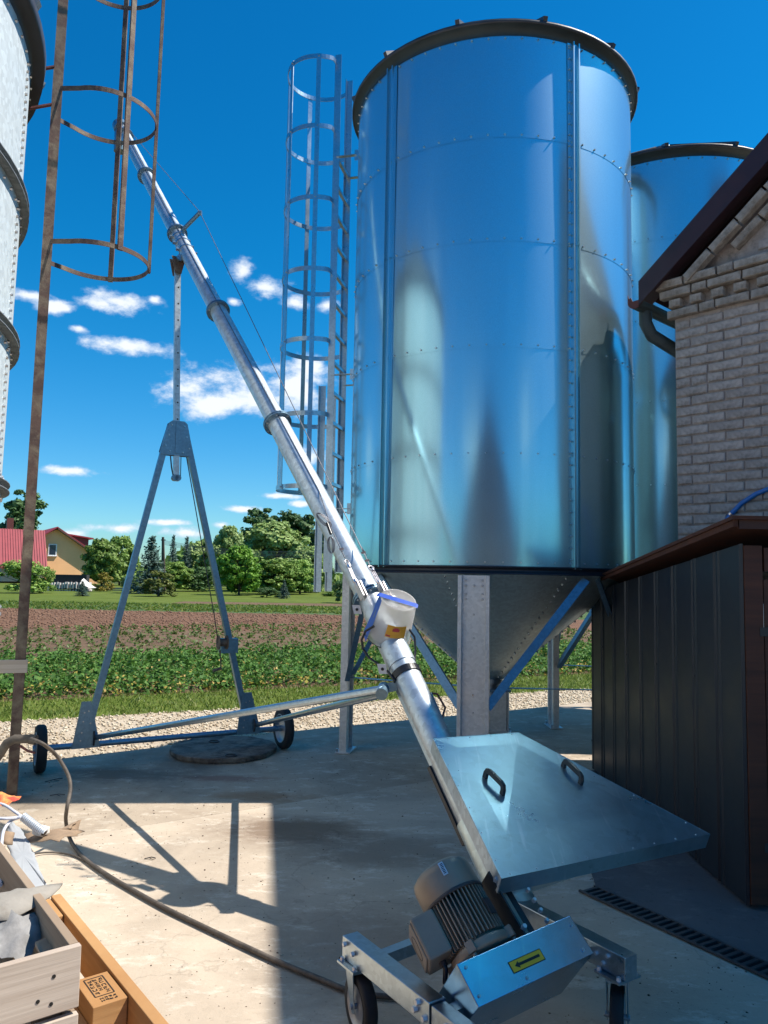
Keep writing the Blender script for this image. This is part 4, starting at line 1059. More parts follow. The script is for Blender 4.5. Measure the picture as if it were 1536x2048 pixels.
MB().tube(dpx, .052, 14).build('downpipe', M_pipe, bld)
for z in (3.0, 1.9): MB().ring(K - uB * .05 + dB * .34 + V((0, 0, z)), V((0, 0, 1)), .051, .06, .03).build('pipe_bracket', M_galv, bld)
# blue hose on the gable
hpts = []
for px, py in ((1438, 1068), (1446, 1050), (1462, 1028), (1484, 1006), (1512, 988), (1545, 975), (1600, 966)):
    d = ray(px, py); t = (K - nB * 0 - V((0, 0, 0)) - V((0, 0, EYE))).dot(nB); t = ((K + nB * .035) - V((0, 0, EYE))).dot(nB) / d.dot(nB); hpts.append(V((0, 0, EYE)) + d * t)
hs = thing('blue_hose', 'bright blue hose fixed on the brick gable above the shed roof', 'hose', hpts[0])
hpts = [hpts[0] + (hpts[0] - hpts[1]) * 3] + hpts
MB().tube(hpts, .017, 12).build('hose', M_hoseblue, hs)
q = hpts[3]; MB().ring(q, hpts[4] - q, .017, .0205, .016).build('hose_clamp', M_pinkzinc, hs)

# ================================================================== SHED
s0, s1 = V((1.80, 6.62, 0)), V((1.825, 3.90, 0))
sdv = (s1 - s0); sL = sdv.length; sdv.normalize(); sN = V((-1, 0, 0))
zt0, zt1 = at(1180, 1180, 6.62).z, at(1486, 1079, 3.9).z
shed = thing('shed', 'dark anthracite sheet metal shed with a rusty sloping roof', 'shed', s0)
npan = 9
for i in range(npan):
    a, b = i / npan, (i + 1) / npan; g = .004
    pa, pb = s0 + sdv * (a * sL + g), s0 + sdv * (b * sL - g)
    za, zb_ = zt0 + (zt1 - zt0) * a, zt0 + (zt1 - zt0) * b
    pr_ = sN * random.uniform(0.0, .004)
    m = MB()
    prof = [(0, .0), (.012, .016), (.03, .016), (.045, .010), (.20, .010), (.27, .010), (.285, .016), (.298, .002)]
    w_ = sL / npan - 2 * g
    pts = [pa + sdv * (t / .298 * w_) + sN * d + pr_ for t, d in prof]
    bot = [p + V((0, 0, .02)) for p in pts]; top = [p + V((0, 0, za + (zb_ - za) * t / .298 - .02)) for p, (t, d) in zip(pts, prof)]
    n_ = len(pts); m.add(bot + top, [(i_, i_ + 1, n_ + i_ + 1, n_ + i_) for i_ in range(n_ - 1)])
    m.build('wall_panel', M_shed, shed)
MB().obox(s0 + V((.03, 0, zt0 / 2)) , V((.03, 0, 0)), V((0, .03, 0)), V((0, 0, zt0 / 2 - .02))).build('corner_post', M_doorwood, shed)
m = MB(); m.prism([s0 + V((.02, -.01, .02)), s1 + V((.02, .03, .02)), s1 + V((.02, .03, zt1 - .03)), s0 + V((.02, -.01, zt0 - .03))], (.03, 0, 0)); m.build('inner_wall', M_doorwood, shed)
m = MB(); m.prism([s0 + V((.02, 0, .02)), s0 + V((1.5, 0, .02)), s0 + V((1.5, 0, zt0)), s0 + V((.02, 0, zt0))], (0, -.03, 0)); m.build('rear_wall', M_shed, shed)
sc_ = MB()
for i in range(1, npan, 2):
    for zf in (.70, .28): 
        p = s0 + sdv * (sL * i / npan + .02) + sN * .014 + V((0, 0, zt0 * zf + (zt1 - zt0) * .0)); sc_.bolt(p, sN, .008, .008)
for z in (.25, .6, .95, 1.25): sc_.bolt(s0 + sdv * .02 + sN * .014 + V((0, 0, z)), sN, .008, .01)
sc_.build('screws', M_stickerk, shed, kind='stuff')
# front with frame and door
f0 = s1 + V((.03, .03, 0))
MB().obox(s1 + V((.045, .02, zt1 / 2)), V((.045, 0, 0)), V((0, .025, 0)), V((0, 0, zt1 / 2 - .03))).build('door_post', M_doorwood, shed)
MB().obox(s1 + V((.50, .02, zt1 - .10)), V((.40, 0, 0)), V((0, .025, 0)), V((0, 0, .06))).build('lintel', M_doorwood, shed)
for i in range(5):
    db = MB().obox(s1 + V((.17 + .15 * i, .015 + random.uniform(-.002, .002), (zt1 - .20) / 2 + .02)), V((.072, 0, 0)), V((0, .012, 0)), V((0, 0, (zt1 - .24) / 2))).build('door_board', M_doorwood, shed)
for z in (1.35, .30):
    MB().obox(s1 + V((.14, -.004, z)), V((.07, 0, 0)), V((0, .004, 0)), V((0, 0, .022))).build('hinge', M_motordk, shed)
MB().obox(s1 + V((.086, .0, 1.42)), V((.006, 0, 0)), V((0, .004, 0)), V((0, 0, .07))).build('latch_plate', M_plate, shed)
# roof: rusty sheet on thin boards, overhanging all round
ra, rb_ = at(1127, 1184, 7.05), at(1481, 1036, 3.78)
ra = V((1.66, 7.05, ra.z)); rb_ = V((1.70, 3.74, zt1 + .09))
rs = MB(); rs.prism([ra, rb_, rb_ + V((0, 0, .018)), ra + V((0, 0, .018))], (1.9, 0, 0)); rs.build('roof_sheet', M_shedroof, shed)
rs = MB(); rs.prism([ra + V((.012, -.02, -.002)), rb_ + V((.012, .02, -.002)), rb_ + V((.012, .02, -.034)), ra + V((.012, -.02, -.016))], (.022, 0, 0)); rs.build('roof_edge_board', M_shedroof, shed)
rs = MB(); rs.prism([rb_ + V((.04, .02, -.002)), rb_ + V((1.8, .02, -.002)), rb_ + V((1.8, .02, -.045)), rb_ + V((.04, .02, -.045))], (0, .022, 0)); rs.build('roof_front_board', M_doorwood, shed)

# dark apron and slot drain beside the shed
e0, e1 = gnd(1172, 1792), gnd(1536, 1962); ed = (e1 - e0).normalized(); en = V((-ed.y, ed.x, 0))
if en.x < 0: en = -en
ea, eb = e0 - ed * .05, e0 + ed * 4.5
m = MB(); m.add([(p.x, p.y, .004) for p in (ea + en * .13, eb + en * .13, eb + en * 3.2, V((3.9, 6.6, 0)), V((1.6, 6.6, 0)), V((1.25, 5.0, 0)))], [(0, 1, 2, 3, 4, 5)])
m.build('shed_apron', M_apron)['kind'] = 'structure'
dr = thing('slot_drain', 'black slotted drain grate set along the shed apron', 'drain', ea)
m = MB(); m.add([(p.x, p.y, .005) for p in (ea, eb, eb + en * .125, ea + en * .125)], [(0, 1, 2, 3)]); m.build('drain_pit', M_gratepit, dr)
for o in (.0, .112):
    m = MB(); m.prism([ea + en * o + V((0, 0, .006)), eb + en * o + V((0, 0, .006)), eb + en * (o + .013) + V((0, 0, .006)), ea + en * (o + .013) + V((0, 0, .006))], (0, 0, .008)); m.build('grate_rim', M_grate, dr)
NB = 110
for i in range(NB):
    p = ea + ed * (.012 + .0395 * i)
    if i == 0:
        m = MB(); sk = ed * .006
        m.prism([p + en * .012 + V((0, 0, .006)), p + ed * .016 + en * .012 + V((0, 0, .006)), p + ed * .016 + en * .114 + sk + V((0, 0, .006)), p + en * .114 + sk + V((0, 0, .006))], (0, 0, .007)); gb = m.build('grate_bar', M_grate, dr)
    else:
        c_ = gb.copy(); C.objects.link(c_); c_.location = ed * (.0395 * i)

# ================================================================== MANHOLE COVER
mc = gnd(447, 1503); rC = .47
cov = thing('manhole_cover', 'round thick concrete well cover lying on the yard', 'well cover', mc)
m = MB(); nn = 64; prf = []
outline = [rC * (1 + .012 * math.sin(5 * t) + .008 * math.sin(11 * t + 1)) for t in [2 * math.pi * i / nn for i in range(nn)]]
P = []
for zz_, k_ in ((0.0, .985), (.015, 1.0), (.040, 1.0), (.046, .985), (.045, .93)):
    P += [mc + V((outline[i] * k_ * math.cos(2 * math.pi * i / nn), outline[i] * k_ * math.sin(2 * math.pi * i / nn), zz_ + random.uniform(-.002, .002))) for i in range(nn)]
m.add(P, [(k * nn + i, k * nn + (i + 1) % nn, (k + 1) * nn + (i + 1) % nn, (k + 1) * nn + i) for k in range(4) for i in range(nn)], False); m.add(P[-nn:], [tuple(range(nn))])
m.build('cover_slab', M_cover, cov)
for p in (gnd(462, 1512, .048), gnd(428, 1484, .048)):
    hpz = [p + V((.045 * math.cos(t), .03 * math.sin(t), .006 + .004 * math.sin(t))) for t in [2 * math.pi * i / 16 for i in range(17)]]
    MB().tube(hpz, .006, 6, False).build('lifting_ring', M_motordk, cov)

# ================================================================== GRAIN AUGER
def YD(py): return 1.0 / (0.1497 + 1.255e-4 * (py - 510))   # depth of the tube axis at a picture row
DS = 1.157
FL = at(740, 1195, YD(1195))
TOP = at(243, 258, YD(258))
axU = (TOP - FL).normalized()
BOT = at(884, 1500, YD(1500))
axL = (FL - BOT).normalized()
RT = .068
RSEC = (.0700, .0670, .0645, .0625, .0610, .0600)
wl_c, wr_c = gnd(78, 1545), gnd(566, 1497)
aug = thing('grain_auger', 'long zinc tube grain auger leaning up on a wheeled A frame', 'grain auger', (BOT.x, BOT.y, 0))
fpx = [((243, 258), 0), ((290, 352), 0), ((351, 468), 0), ((430, 622), 0), ((546, 846), 0)]
def t_at_y(y):                                             # position along the upper tube seen at picture row y
    lo, hi = 0.0, (TOP - FL).length
    for _ in range(40):
        mid = (lo + hi) / 2; p = FL + axU * mid - V((0, 0, EYE)); k_ = p.dot(fwd); yy = 1024 - F_PX * p.dot(upv) / k_
        if yy > y: lo = mid
        else: hi = mid
    return lo
tj = [0.0] + [t_at_y(y) for y in (846, 622, 468, 352, 272)] + [(TOP - FL).length]
for a, b, rs_ in zip(tj[:-1], tj[1:], RSEC):
    MB().cyl(FL + axU * (a + .004), FL + axU * (b - .004), rs_, 32).build('tube_section', M_tube, aug)
for i, a in enumerate(tj[:-1]):
    m = MB(); p = FL + axU * a
    rs_ = RSEC[i]; m.ring(p + axU * .008, axU, rs_ - .004, rs_ + .030, .010, 32); m.ring(p - axU * .008, axU, rs_ - .004, rs_ + .030, .010, 32); fl = m.build('flange', M_frame, aug)
    bt = MB(); x, y, z_ = basis(axU)
    for k in range(6):
        d = x * math.cos(k * 1.047) + y * math.sin(k * 1.047)
        bt.cyl(p + d * (rs_ + .016) - axU * .022, p + d * (rs_ + .016) + axU * .022, .007, 6)
    bt.build('flange_bolts', M_bolt, fl, kind='stuff')
hd = MB(); hd.cyl(TOP - axU * .02, TOP + axU * .10, RT * 1.25, 28); hd.cyl(TOP + axU * .02, TOP + axU * .02 - V((0, 0, .28)), .07, 20); hd.build('discharge_head', M_frame, aug)
# boot: sleeve, lower tube, rubber band, side channel
xs, ys, _z = basis(axL)
SL = at(813, 1347, 3.36); sl_t = (FL - BOT).length
def onL(py):                                               # point of the lower axis seen at picture row py
    lo, hi = -1.2, sl_t
    for _ in range(40):
        mid = (lo + hi) / 2; p = BOT + axL * mid - V((0, 0, EYE)); k_ = p.dot(fwd); yy = 1024 - F_PX * p.dot(upv) / k_
        if yy > py: lo = mid
        else: hi = mid
    return BOT + axL * lo
pS0, pS1, pB = onL(1332), onL(1222), onL(1350)
MB().cyl(FL - axL * .012, pS1, RT + .001, 32).build('tube_section', M_tube, aug)
MB().cyl(pS1, pS0, RT + .0060, 32).build('inlet_sleeve', M_tube, aug)
MB().cyl(pS0, BOT - axL * .82, RT + .001, 32).build('tube_section', M_tube, aug)
MB().ring(pB, axL, RT, RT + .008, .036, 36).build('rubber_band', M_blackpl, aug)
side = xs if xs.x < 0 else -xs                              # picture-left side of the tube
down = ys if ys.z < 0 else -ys
offc = side * .052 + down * .045
m = MB(); a, b = onL(1366) + offc, BOT - axL * .55 + offc
sd_ = side
for du, dv, w_, h_ in ((0, 0, .006, .04), (.014, -.018, .03, .005), (.014, .018, .03, .005)):
    m.obox((a + b) / 2 + sd_ * (-du) + down * dv, axL * ((a - b).length / 2), sd_ * (w_ / 2), down * (h_ / 2))
m.build('side_channel', M_galv, aug)
m = MB(); a2, b2 = onL(1515) + offc * 1.02 + down * .02, BOT - axL * .42 + offc * 1.02 + down * .02; m.bar(a2, b2, .022, .022); m.build('rubber_edge', M_blackpl, aug)
# inspection flap with bent rod on the right of the lower tube
rsd = -side
m = MB(); p0 = onL(1398) + rsd * .056 - down * .03; p1 = onL(1500) + rsd * .060 - down * .01; m.bar(p0, p1, .035, .004, rsd); m.build('inspection_flap', M_frame, aug)
hnd = [onL(1396) + rsd * .062 - down * .03, onL(1398) + rsd * .10 - down * .03, onL(1424) + rsd * .115 - down * .02, onL(1440) + rsd * .08 - down * .01, onL(1448) + rsd * .062 - down * .01]
MB().tube(hnd, .0055, 8).build('flap_handle', M_gutter, aug)
# ties, turnbuckles and cables
def lug(p, name='cable_lug'):
    m = MB(); u_ = down; m.obox(p - down * .02, axL * .055, side * .003, down * .022); m.obox(p + side * .02 - down * .02, axL * .055, side * .003, down * .022); return m.build(name, M_pinkzinc, aug)
def turnbuckle(p, q):
    d = (q - p).normalized(); x, y, z_ = basis(d); m = MB(); L = (q - p).length
    e = p + d * .016
    m.tube([e + (x * math.cos(t) + d * math.sin(t)) * .016 for t in [2 * math.pi * i / 14 for i in range(15)]], .0042, 6, False)
    a, b = p + d * .034, p + d * (L * .72)
    for s_ in (-1, 1): m.cyl(a + x * .011 * s_, b + x * .011 * s_, .0042, 6)
    m.cyl(a - d * .004, a + d * .012, .014, 8); m.cyl(b - d * .012, b + d * .004, .014, 8)
    m.cyl(p + d * .03, a + d * .05, .0055, 6); m.cyl(b - d * .05, q, .0055, 6)
    m.build('turnbuckle', M_pinkzinc, aug)
def cable(pts, r=.0032, mat=None): MB().tube(pts, r, 6).build('stay_cable', mat or M_steelcable, aug)
ARM0 = FL + axU * t_at_y(470); ARMT = at(399, 426, 6.75)
m = MB(); m.cyl(ARM0 + (ARMT - ARM0).normalized() * .03, ARMT, .019, 12); m.cyl(ARMT - rgt * .012, ARMT + rgt * .02, .022, 10); m.build('stay_arm', M_frame, aug)
tbR0, tbR1 = at(740, 1132, 3.66 * DS), at(765, 1180, 3.55 * DS)
turnbuckle(tbR0, tbR1); lug(at(768, 1188, 3.56 * DS))
cable([TOP + axU * .0 - down * .07, ARMT + V((0, 0, .012)), tbR0])
tbL0, tbL1 = at(692, 1120, 3.62 * DS), at(718, 1180, 3.57 * DS)
turnbuckle(tbL0, tbL1); lug(at(722, 1186, 3.58 * DS)); 
cable([FL + axU * t_at_y(275) - down * .064 + side * .02, FL + axU * t_at_y(468) - down * .066 + side * .02, FL + axU * t_at_y(1000) - down * .070 + side * .02, at(664, 1060, 3.78 * DS), at(690, 1116, 3.63 * DS)])
# coiled cable ends
for (cx_, cy_, dx, dy, Yc) in ((648, 1040, -26, -24, 3.84), (662, 1090, 2, 30, 3.70)):
    for k in range(3):
        w_ = 7 + 4 * k; pts = []
        for i in range(17):
            t = 2 * math.pi * i / 16; u_, v_ = math.cos(t), math.sin(t); L = math.hypot(dx, dy)
            pts.append(at(cx_ + dx / L * u_ * (L * .55) + dy / L * v_ * w_ * .5, cy_ + dy / L * u_ * (L * .55) - dx / L * v_ * w_ * .5, Yc * DS - .01 * k))
        MB().tube(pts, .0024, 6, False).build('coiled_cable', M_steelcable, aug)
p, q = at(654, 1046, 3.80 * DS), at(662, 1068, 3.77 * DS); MB().cyl(p, q, .009, 8).build('cable_tie', M_blackpl, aug)
p, q = at(716, 1085, 3.78 * DS), at(733, 1110, 3.68 * DS); MB().tube([p, p.lerp(q, .5) + V((0, 0, .004)), q], .0028, 6).build('cable_end', M_steelcable, aug)
for px, py, Yc in ((727, 1105, 3.66), (734, 1121, 3.665), (683, 1098, 3.66)):
    MB().obox(at(px, py, Yc * DS), V((.012, 0, .003)), V((0, .006, 0)), V((-.002, 0, .006))).build('cable_clip', M_pinkzinc, aug)
# lugs (pale square tabs) under the flange and beside the sleeve
for px, py, Yc in ((714, 1219, 3.62), (765, 1338, 3.38)):
    m = MB(); c_ = at(px, py, Yc * DS); m.obox(c_, V((.022, 0, 0)), V((0, .003, 0)), V((-.006, 0, .024))); tb = m.build('tab', M_plate, aug)
    MB().cyl(c_ + V((0, -.003, 0)), c_ + V((0, -.007, 0)), .008, 12).build('tab_hole', M_stickerk, tb)
# black cable loop round the sleeve
lp = [at(x, y, Y_ * DS * 1.006) for x, y, Y_ in ((748, 1252, 3.42), (731, 1262, 3.44), (723, 1280, 3.45), (726, 1298, 3.45), (738, 1315, 3.44), (756, 1328, 3.41), (775, 1342, 3.36), (790, 1362, 3.32))]
MB().tube(lp, .0065, 8).build('black_cable', M_blackpl, aug)
lp = [at(x, y, Y_ * DS * 1.006) for x, y, Y_ in ((818, 1258, 3.44), (829, 1274, 3.44), (831, 1300, 3.43), (829, 1325, 3.4), (836, 1350, 3.36), (848, 1380, 3.3))]
MB().tube(lp, .0055, 8).build('black_cable', M_blackpl, aug)

# --- wheeled A frame
fr_n = (wr_c - wl_c).normalized()
RW = .185
ax0, ax1 = wl_c + V((0, 0, RW)), wr_c + V((0, 0, RW))
MB().cyl(ax0 + fr_n * .02, ax1 - fr_n * .02, .024, 16).build('axle', M_frame, aug)
fN = V((fr_n.y, -fr_n.x, 0))                                # towards the camera
def wheel(c_, axis, r_, w_, par=None, rim=M_rim):
    t = MB(); x, y, z_ = basis(axis)
    t.lathe([(r_ * .70, -w_ * .46), (r_ * .93, -w_ * .5), (r_, -w_ * .30), (r_, w_ * .30), (r_ * .93, w_ * .5), (r_ * .70, w_ * .46)], c_, axis, n=40)
    wo = t.build('wheel', M_rubber, par)
    k_ = MB(); k_.lathe([(0, -w_ * .25), (r_ * .2, -w_ * .28), (r_ * .58, -w_ * .10), (r_ * .70, -w_ * .47), (r_ * .66, -w_ * .5), (r_ * .64, -w_ * .3)], c_, axis, n=36); k_.lathe([(0, w_ * .25), (r_ * .2, w_ * .28), (r_ * .58, w_ * .10), (r_ * .70, w_ * .47), (r_ * .66, w_ * .5), (r_ * .64, w_ * .3)], c_, axis, n=36)
    k_.build('rim', rim, wo)
    h_ = MB(); h_.cyl(c_ - axis * (w_ * .75), c_ + axis * (w_ * .75), r_ * .15, 14); h_.build('hub', M_galv, wo)
    return wo
wheel(ax0, fr_n, RW, .075, aug); wheel(ax1, fr_n, RW, .075, aug)
Lx = (ax1 - ax0).length
def on_axle(px):
    best = min(range(201), key=lambda i: abs((768 + F_PX * ((ax0.lerp(ax1, i / 200) - V((0, 0, EYE))).dot(rgt)) / ((ax0.lerp(ax1, i / 200) - V((0, 0, EYE))).dot(fwd))) - px)); return ax0.lerp(ax1, best / 200)
def plane_pt(px, py, d=0.0):                               # point of the A-frame's plane seen in that direction
    r_ = ray(px, py); t = (ax0 + fN * d - V((0, 0, EYE))).dot(fN) / r_.dot(fN); return V((0, 0, EYE)) + r_ * t
apex = plane_pt(354, 865)
for px, wl2, wr2, hp2, pxt in ((170, 27, 26, 1402, 172), (495, 24, 26, 1384, 492)):
    c_ = on_axle(px); s_ = 1 / F_PX * c_.y
    tp = plane_pt(pxt, hp2)
    m = MB(); a = c_ - fr_n * (wl2 * s_) - V((0, 0, .02)); b = c_ + fr_n * (wr2 * s_) - V((0, 0, .02)); w_ = 9 * s_
    m.prism([p + fN * .03 for p in (a, b, tp + fr_n * w_, tp - fr_n * w_)], fN * .006); gp = m.build('gusset_plate', M_frame, aug)
    bt = MB()
    for t, o in ((.12, -.5), (.3, -.45), (.55, -.4), (.75, -.3), (.5, .45), (.78, .35)):
        q = c_.lerp(tp, t) + fr_n * (o * (wl2 * (1 - t) + 9 * t) * s_ * .9) + fN * .036; bt.bolt(q, fN, .008, .008)
    bt.build('gusset_bolts', M_bolt, gp, kind='stuff')
    # leg up to the apex plate
    sgn = 1 if px < 300 else -1
    at_ = apex - fr_n * (sgn * .062) + V((0, 0, .05))
    MB().bar(c_ + V((0, 0, .05)), at_, .05, .05, fN).build('leg', M_frame, aug)
    bk = [c_ + fr_n * (.055 if px < 300 else .05) + fN * .045 + V((0, 0, z)) for z in (.0, .03, .08, .11)]
    MB().tube([bk[0], bk[1] + fN * .02, bk[2] + fN * .02, bk[3]], .007, 8).build('pin_loop', M_motordk, gp)
sA = apex.y / F_PX
pz = lambda y: at(354, y, apex.y).z
for sg in (1, -1):
    m = MB(); m.prism([apex * 1 + fr_n * (dx * sA) + V((0, 0, pz(y) - apex.z)) + fN * (.028 * sg) for dx, y in ((-33, 905), (-30, 912), (31, 912), (32, 905), (19, 848), (13, 843), (-11, 843), (-18, 848))], fN * (.005 * sg)); pl = m.build('apex_plate', M_frame, aug)
bt = MB()
for dx, y in ((-12, 852), (13, 853), (-17, 872), (18, 874), (-23, 894), (24, 896), (-14, 904), (12, 905)):
    bt.bolt(apex + fr_n * (dx * sA) + V((0, 0, pz(y) - apex.z)) + fN * .033, fN, .009, .009)
bt.build('plate_bolts', M_bolt, aug, kind='stuff')
ptop = plane_pt(355, 528); pbot = plane_pt(352, 962); pax = (ptop - pbot).normalized()
m = MB(); m.obox((ptop + pbot) / 2, fr_n * .024, fN * .024, (ptop - pbot) / 2); post = m.build('telescopic_post', M_tube, aug)
bt = MB()
for k in range(10):
    q_ = ptop - pax * (.22 + .148 * k)
    bt.cyl(q_ + fN * .0235 + fr_n * .004, q_ + fN * .0245 + fr_n * .004, .008, 10)
bt.build('post_holes', M_stickerk, post, kind='stuff')
m = MB(); m.obox(V((apex.x, apex.y, pz(876))) + fN * .036, fr_n * .019, fN * .006, V((0, 0, (pz(845) - pz(908)) / 2))); m.build('guide_channel', M_frame, aug)
m = MB(); pc = plane_pt(352, 956); m.cyl(pc - fN * .02 - fr_n * .012, pc + fN * .03 - fr_n * .012, .028, 16); m.cyl(pc - fN * .02 + fr_n * .012, pc + fN * .03 + fr_n * .012, .028, 16); m.build('pulley', M_frame, aug)
def PA(px, y, d=.02): return plane_pt(px, y, d)
MB().tube([PA(341, 912), PA(343, 935), PA(347, 955)], .006, 6).build('chain', M_motordk, aug)
MB().tube([PA(362, 914), PA(361, 955)], .004, 6).build('winch_cable', M_motordk, aug)
MB().tube([PA(373, 914, .03), PA(430, 1240, .05), PA(436, 1285, .08)], .0045, 6).build('winch_cable', M_motordk, aug)
# saddle between post and tube
cont = FL + axU * t_at_y(500)
m = MB(); m.prism([ptop + fr_n * dx + V((0, 0, dz)) + fN * -.045 for dx, dz in ((-.028, -.10), (.028, -.10), (.062, .05), (-.062, .05))], fN * .006); m.prism([ptop + fr_n * dx + V((0, 0, dz)) + fN * .045 for dx, dz in ((-.028, -.10), (.028, -.10), (.062, .05), (-.062, .05))], fN * -.006); m.build('saddle', M_rust, aug)
m = MB(); m.cyl(ptop + V((0, 0, .03)) - fN * .09, ptop + V((0, 0, .03)) + fN * .09, .028, 14); m.bar(ptop + V((0, 0, .03)), cont - V((0, 0, .05)), .06, .03); m.build('swivel', M_frame, aug)
for y in (478, 490, 503):
    p = FL + axU * t_at_y(y); m = MB(); m.ring(p, axU, .061, .069, .02, 30); m.obox(p - side * .075, axU * .008, side * .02, down * .012); m.obox(p + side * .075, axU * .008, side * .02, down * .012); m.build('pipe_clamp', M_galv, aug)
# winch on the right leg
wp = PA(457, 1291, .02); sW = wp.y / F_PX
m = MB(); m.obox(wp, fr_n * (17 * sW), fN * .04, V((0, 0, 14 * sW))); wb = m.build('winch_bracket', M_frame, aug)
m = MB(); c_ = PA(440, 1285, .09); m.cyl(c_ - fr_n * .012, c_ + fr_n * .055, .034, 20); m.ring(c_ - fr_n * .015, fr_n, .01, .062, .006, 26); m.ring(c_ + fr_n * .06, fr_n, .01, .062, .006, 26); m.build('winch_drum', M_rust, aug)
m = MB(); a, b = PA(440, 1300, .10), PA(442, 1336, .10); m.bar(a, b, .018, .008); m.cyl(PA(426, 1342, .10), PA(443, 1336, .10), .014, 12); m.build('winch_crank', M_rust, aug)
# drawbars
cl = at(768, 1378, 3.87)
dl = on_axle(190) + V((0, 0, .06)) + fN * .035; drp = on_axle(512) + V((0, 0, .055)) + fN * .03
MB().tube([dl, cl + V((-.01, -.02, 0))], .021, 16).build('drawbar', M_galv, aug)
MB().tube([drp, cl + V((-.01, .03, -.03))], .021, 16).build('drawbar', M_galv, aug)
m = MB(); m.cyl(cl - V((.012, .045, .02)), cl + V((-.0, .05, .0)), .030, 20); m.obox(cl + V((.035, .03, .005)), V((.045, 0, .01)), V((0, .006, 0)), V((-.004, 0, .022))); m.build('drawbar_hinge', M_frame, aug)

# --- hopper with lid
zF, zA = .585, .874
LD, LC = gnd(1003, 1757, zF), gnd(1420, 1668, zF)
LA, LB = gnd(866, 1477, zA), gnd(1037, 1465, zA)
nL = (LC - LD).cross(LA - LD).normalized()
hop = MB()
inset = .03
cen = (LA + LB + LC + LD) / 4
top4 = [p.lerp(cen, .06) - nL * .01 for p in (LA, LB, LC, LD)]
axc = lambda t: BOT - axL * t
low = [axc(.10) + rsd * -.07, axc(.10) + rsd * .07, axc(.72) + rsd * .09, axc(.72) - rsd * .07]
low = [p + V((0, 0, .03)) for p in low]
hop.add(top4 + low, [(0, 1, 5, 4), (1, 2, 6, 5), (2, 3, 7, 6), (3, 0, 4, 7), (4, 5, 6, 7)])
hop.build('hopper', M_cone, aug)
lidm = MB(); d_ = -nL * .062
outer = [LA, LB, LC, LD]
lidm.add([p for p in outer] + [p - nL * .004 for p in outer], [(0, 1, 2, 3), (7, 6, 5, 4), (0, 4, 5, 1), (1, 5, 6, 2), (2, 6, 7, 3), (3, 7, 4, 0)])
lid = lidm.build('hopper_lid', M_lid, aug)
for i in range(4):
    p, q = outer[i], outer[(i + 1) % 4]; e = (q - p).normalized(); o = e.cross(nL)
    if o.dot(cen - p) > 0: o = -o
    fl = d_ * (1.0 if i != 0 else .6)
    m = MB(); b0_, b1_ = p + o * .0012, q + o * .0012; m.prism([b0_ + nL * .0006, b1_ + nL * .0006, b1_ + fl - e * .004, b0_ + fl + e * .004], -o * .0035); m.build('lid_skirt', M_tube if i == 3 else M_lid, lid)  # left skirt in paler zinc: glow off the sunlit yard put into its colour
rv = MB()
for i, n_ in ((2, 9), (3, 6), (0, 4), (1, 4)):
    p, q = outer[i], outer[(i + 1) % 4]; inn = (cen - (p + q) / 2).normalized() * .012
    for k in range(n_): rv.ball(p.lerp(q, (k + .6) / n_) + inn, .004, 8, (1, 1, .6))
rv.build('rivets', M_plate, lid, kind='stuff')
lx = (LC - LD).normalized(); ly = nL.cross(lx)
def on_lid(px, py):
    d = ray(px, py); t = (LA - V((0, 0, EYE))).dot(nL) / d.dot(nL); return V((0, 0, EYE)) + d * t
for (pa, pb) in (((970, 1556), (1004, 1590)), ((1126, 1537), (1160, 1570))):
    a, b = on_lid(*pa), on_lid(*pb); up = nL * .042; e = (b - a).normalized()
    hp3 = [a, a + up * .55, a + up * .9 + e * .006, a + up + e * .02, b + up - e * .02, b + up * .9 - e * .006, b + up * .55, b]
    wv = e.cross(nL)
    MB().sweep(hp3, [(-.011, -.007), (.011, -.007), (.012, 0), (.011, .007), (-.011, .007), (-.012, 0)], up=wv).build('lid_handle', M_blackpl, lid, bevel=.002)

# --- belt guard, motor
GS = 1.15
P4 = at(957, 2015, 2.05 * GS); P3 = V((.61 * GS, 2.25 * GS, EYE + (at(957, 2015, 2.05).z + .045 - EYE) * GS)); a_ = V((.37, -.67, -.64)).normalized()
P4 = V((P4.x, P4.y, P4.z)); c3 = (P3 - P4).normalized(); a_ = (a_ - c3 * a_.dot(c3)).normalized(); b_ = c3.cross(a_)
if b_.z < 0: b_ = -b_
LG, TG_, HG = (P3 - P4).length, .112 * GS, .24 * GS
m = MB(); cg = P4 + c3 * (LG / 2) - a_ * (TG_ / 2) - b_ * (HG / 2)
m.obox(cg, c3 * (LG / 2), a_ * (TG_ / 2), b_ * (HG / 2)); bg = m.build('belt_guard', M_guard, aug, bevel=.003)
stq = P4 + c3 * (LG * .485) - a_ * (TG_ * .45)
m = MB(); m.obox(stq + b_ * .0008, c3 * .056 * GS, a_ * .0155 * GS, b_ * .0006); stk = m.build('arrow_sticker', M_stickerk, bg)
m = MB(); m.obox(stq + b_ * .0016, c3 * .0535 * GS, a_ * .0132 * GS, b_ * .0004); m.build('sticker_field', M_yellow, bg)
m = MB(); zz_ = b_ * .0022
ar = [(-.042, 0), (-.028, .009), (-.028, .0036), (.044, .0036), (.044, -.0036), (-.028, -.0036), (-.028, -.009)]
m.prism([stq + zz_ + c3 * (u_ * GS) + a_ * (v_ * GS) for u_, v_ in ar], b_ * .0005); m.build('arrow', M_stickerk, bg)
bt = MB()
for u_, v_ in ((.04, .2), (.93, .16), (.96, .78), (.05, .85), (.42, .12)):
    bt.bolt(P4 + c3 * (LG * u_) - a_ * (TG_ * v_), b_, .006, .005)
bt.build('guard_screws', M_bolt, bg, kind='stuff')
G = P4 - a_ * TG_ + c3 * (.135 * GS) - b_ * (.085 * GS)
MS = 1.06; ma = -a_ * MS; mx, my = c3 * MS, b_ * MS
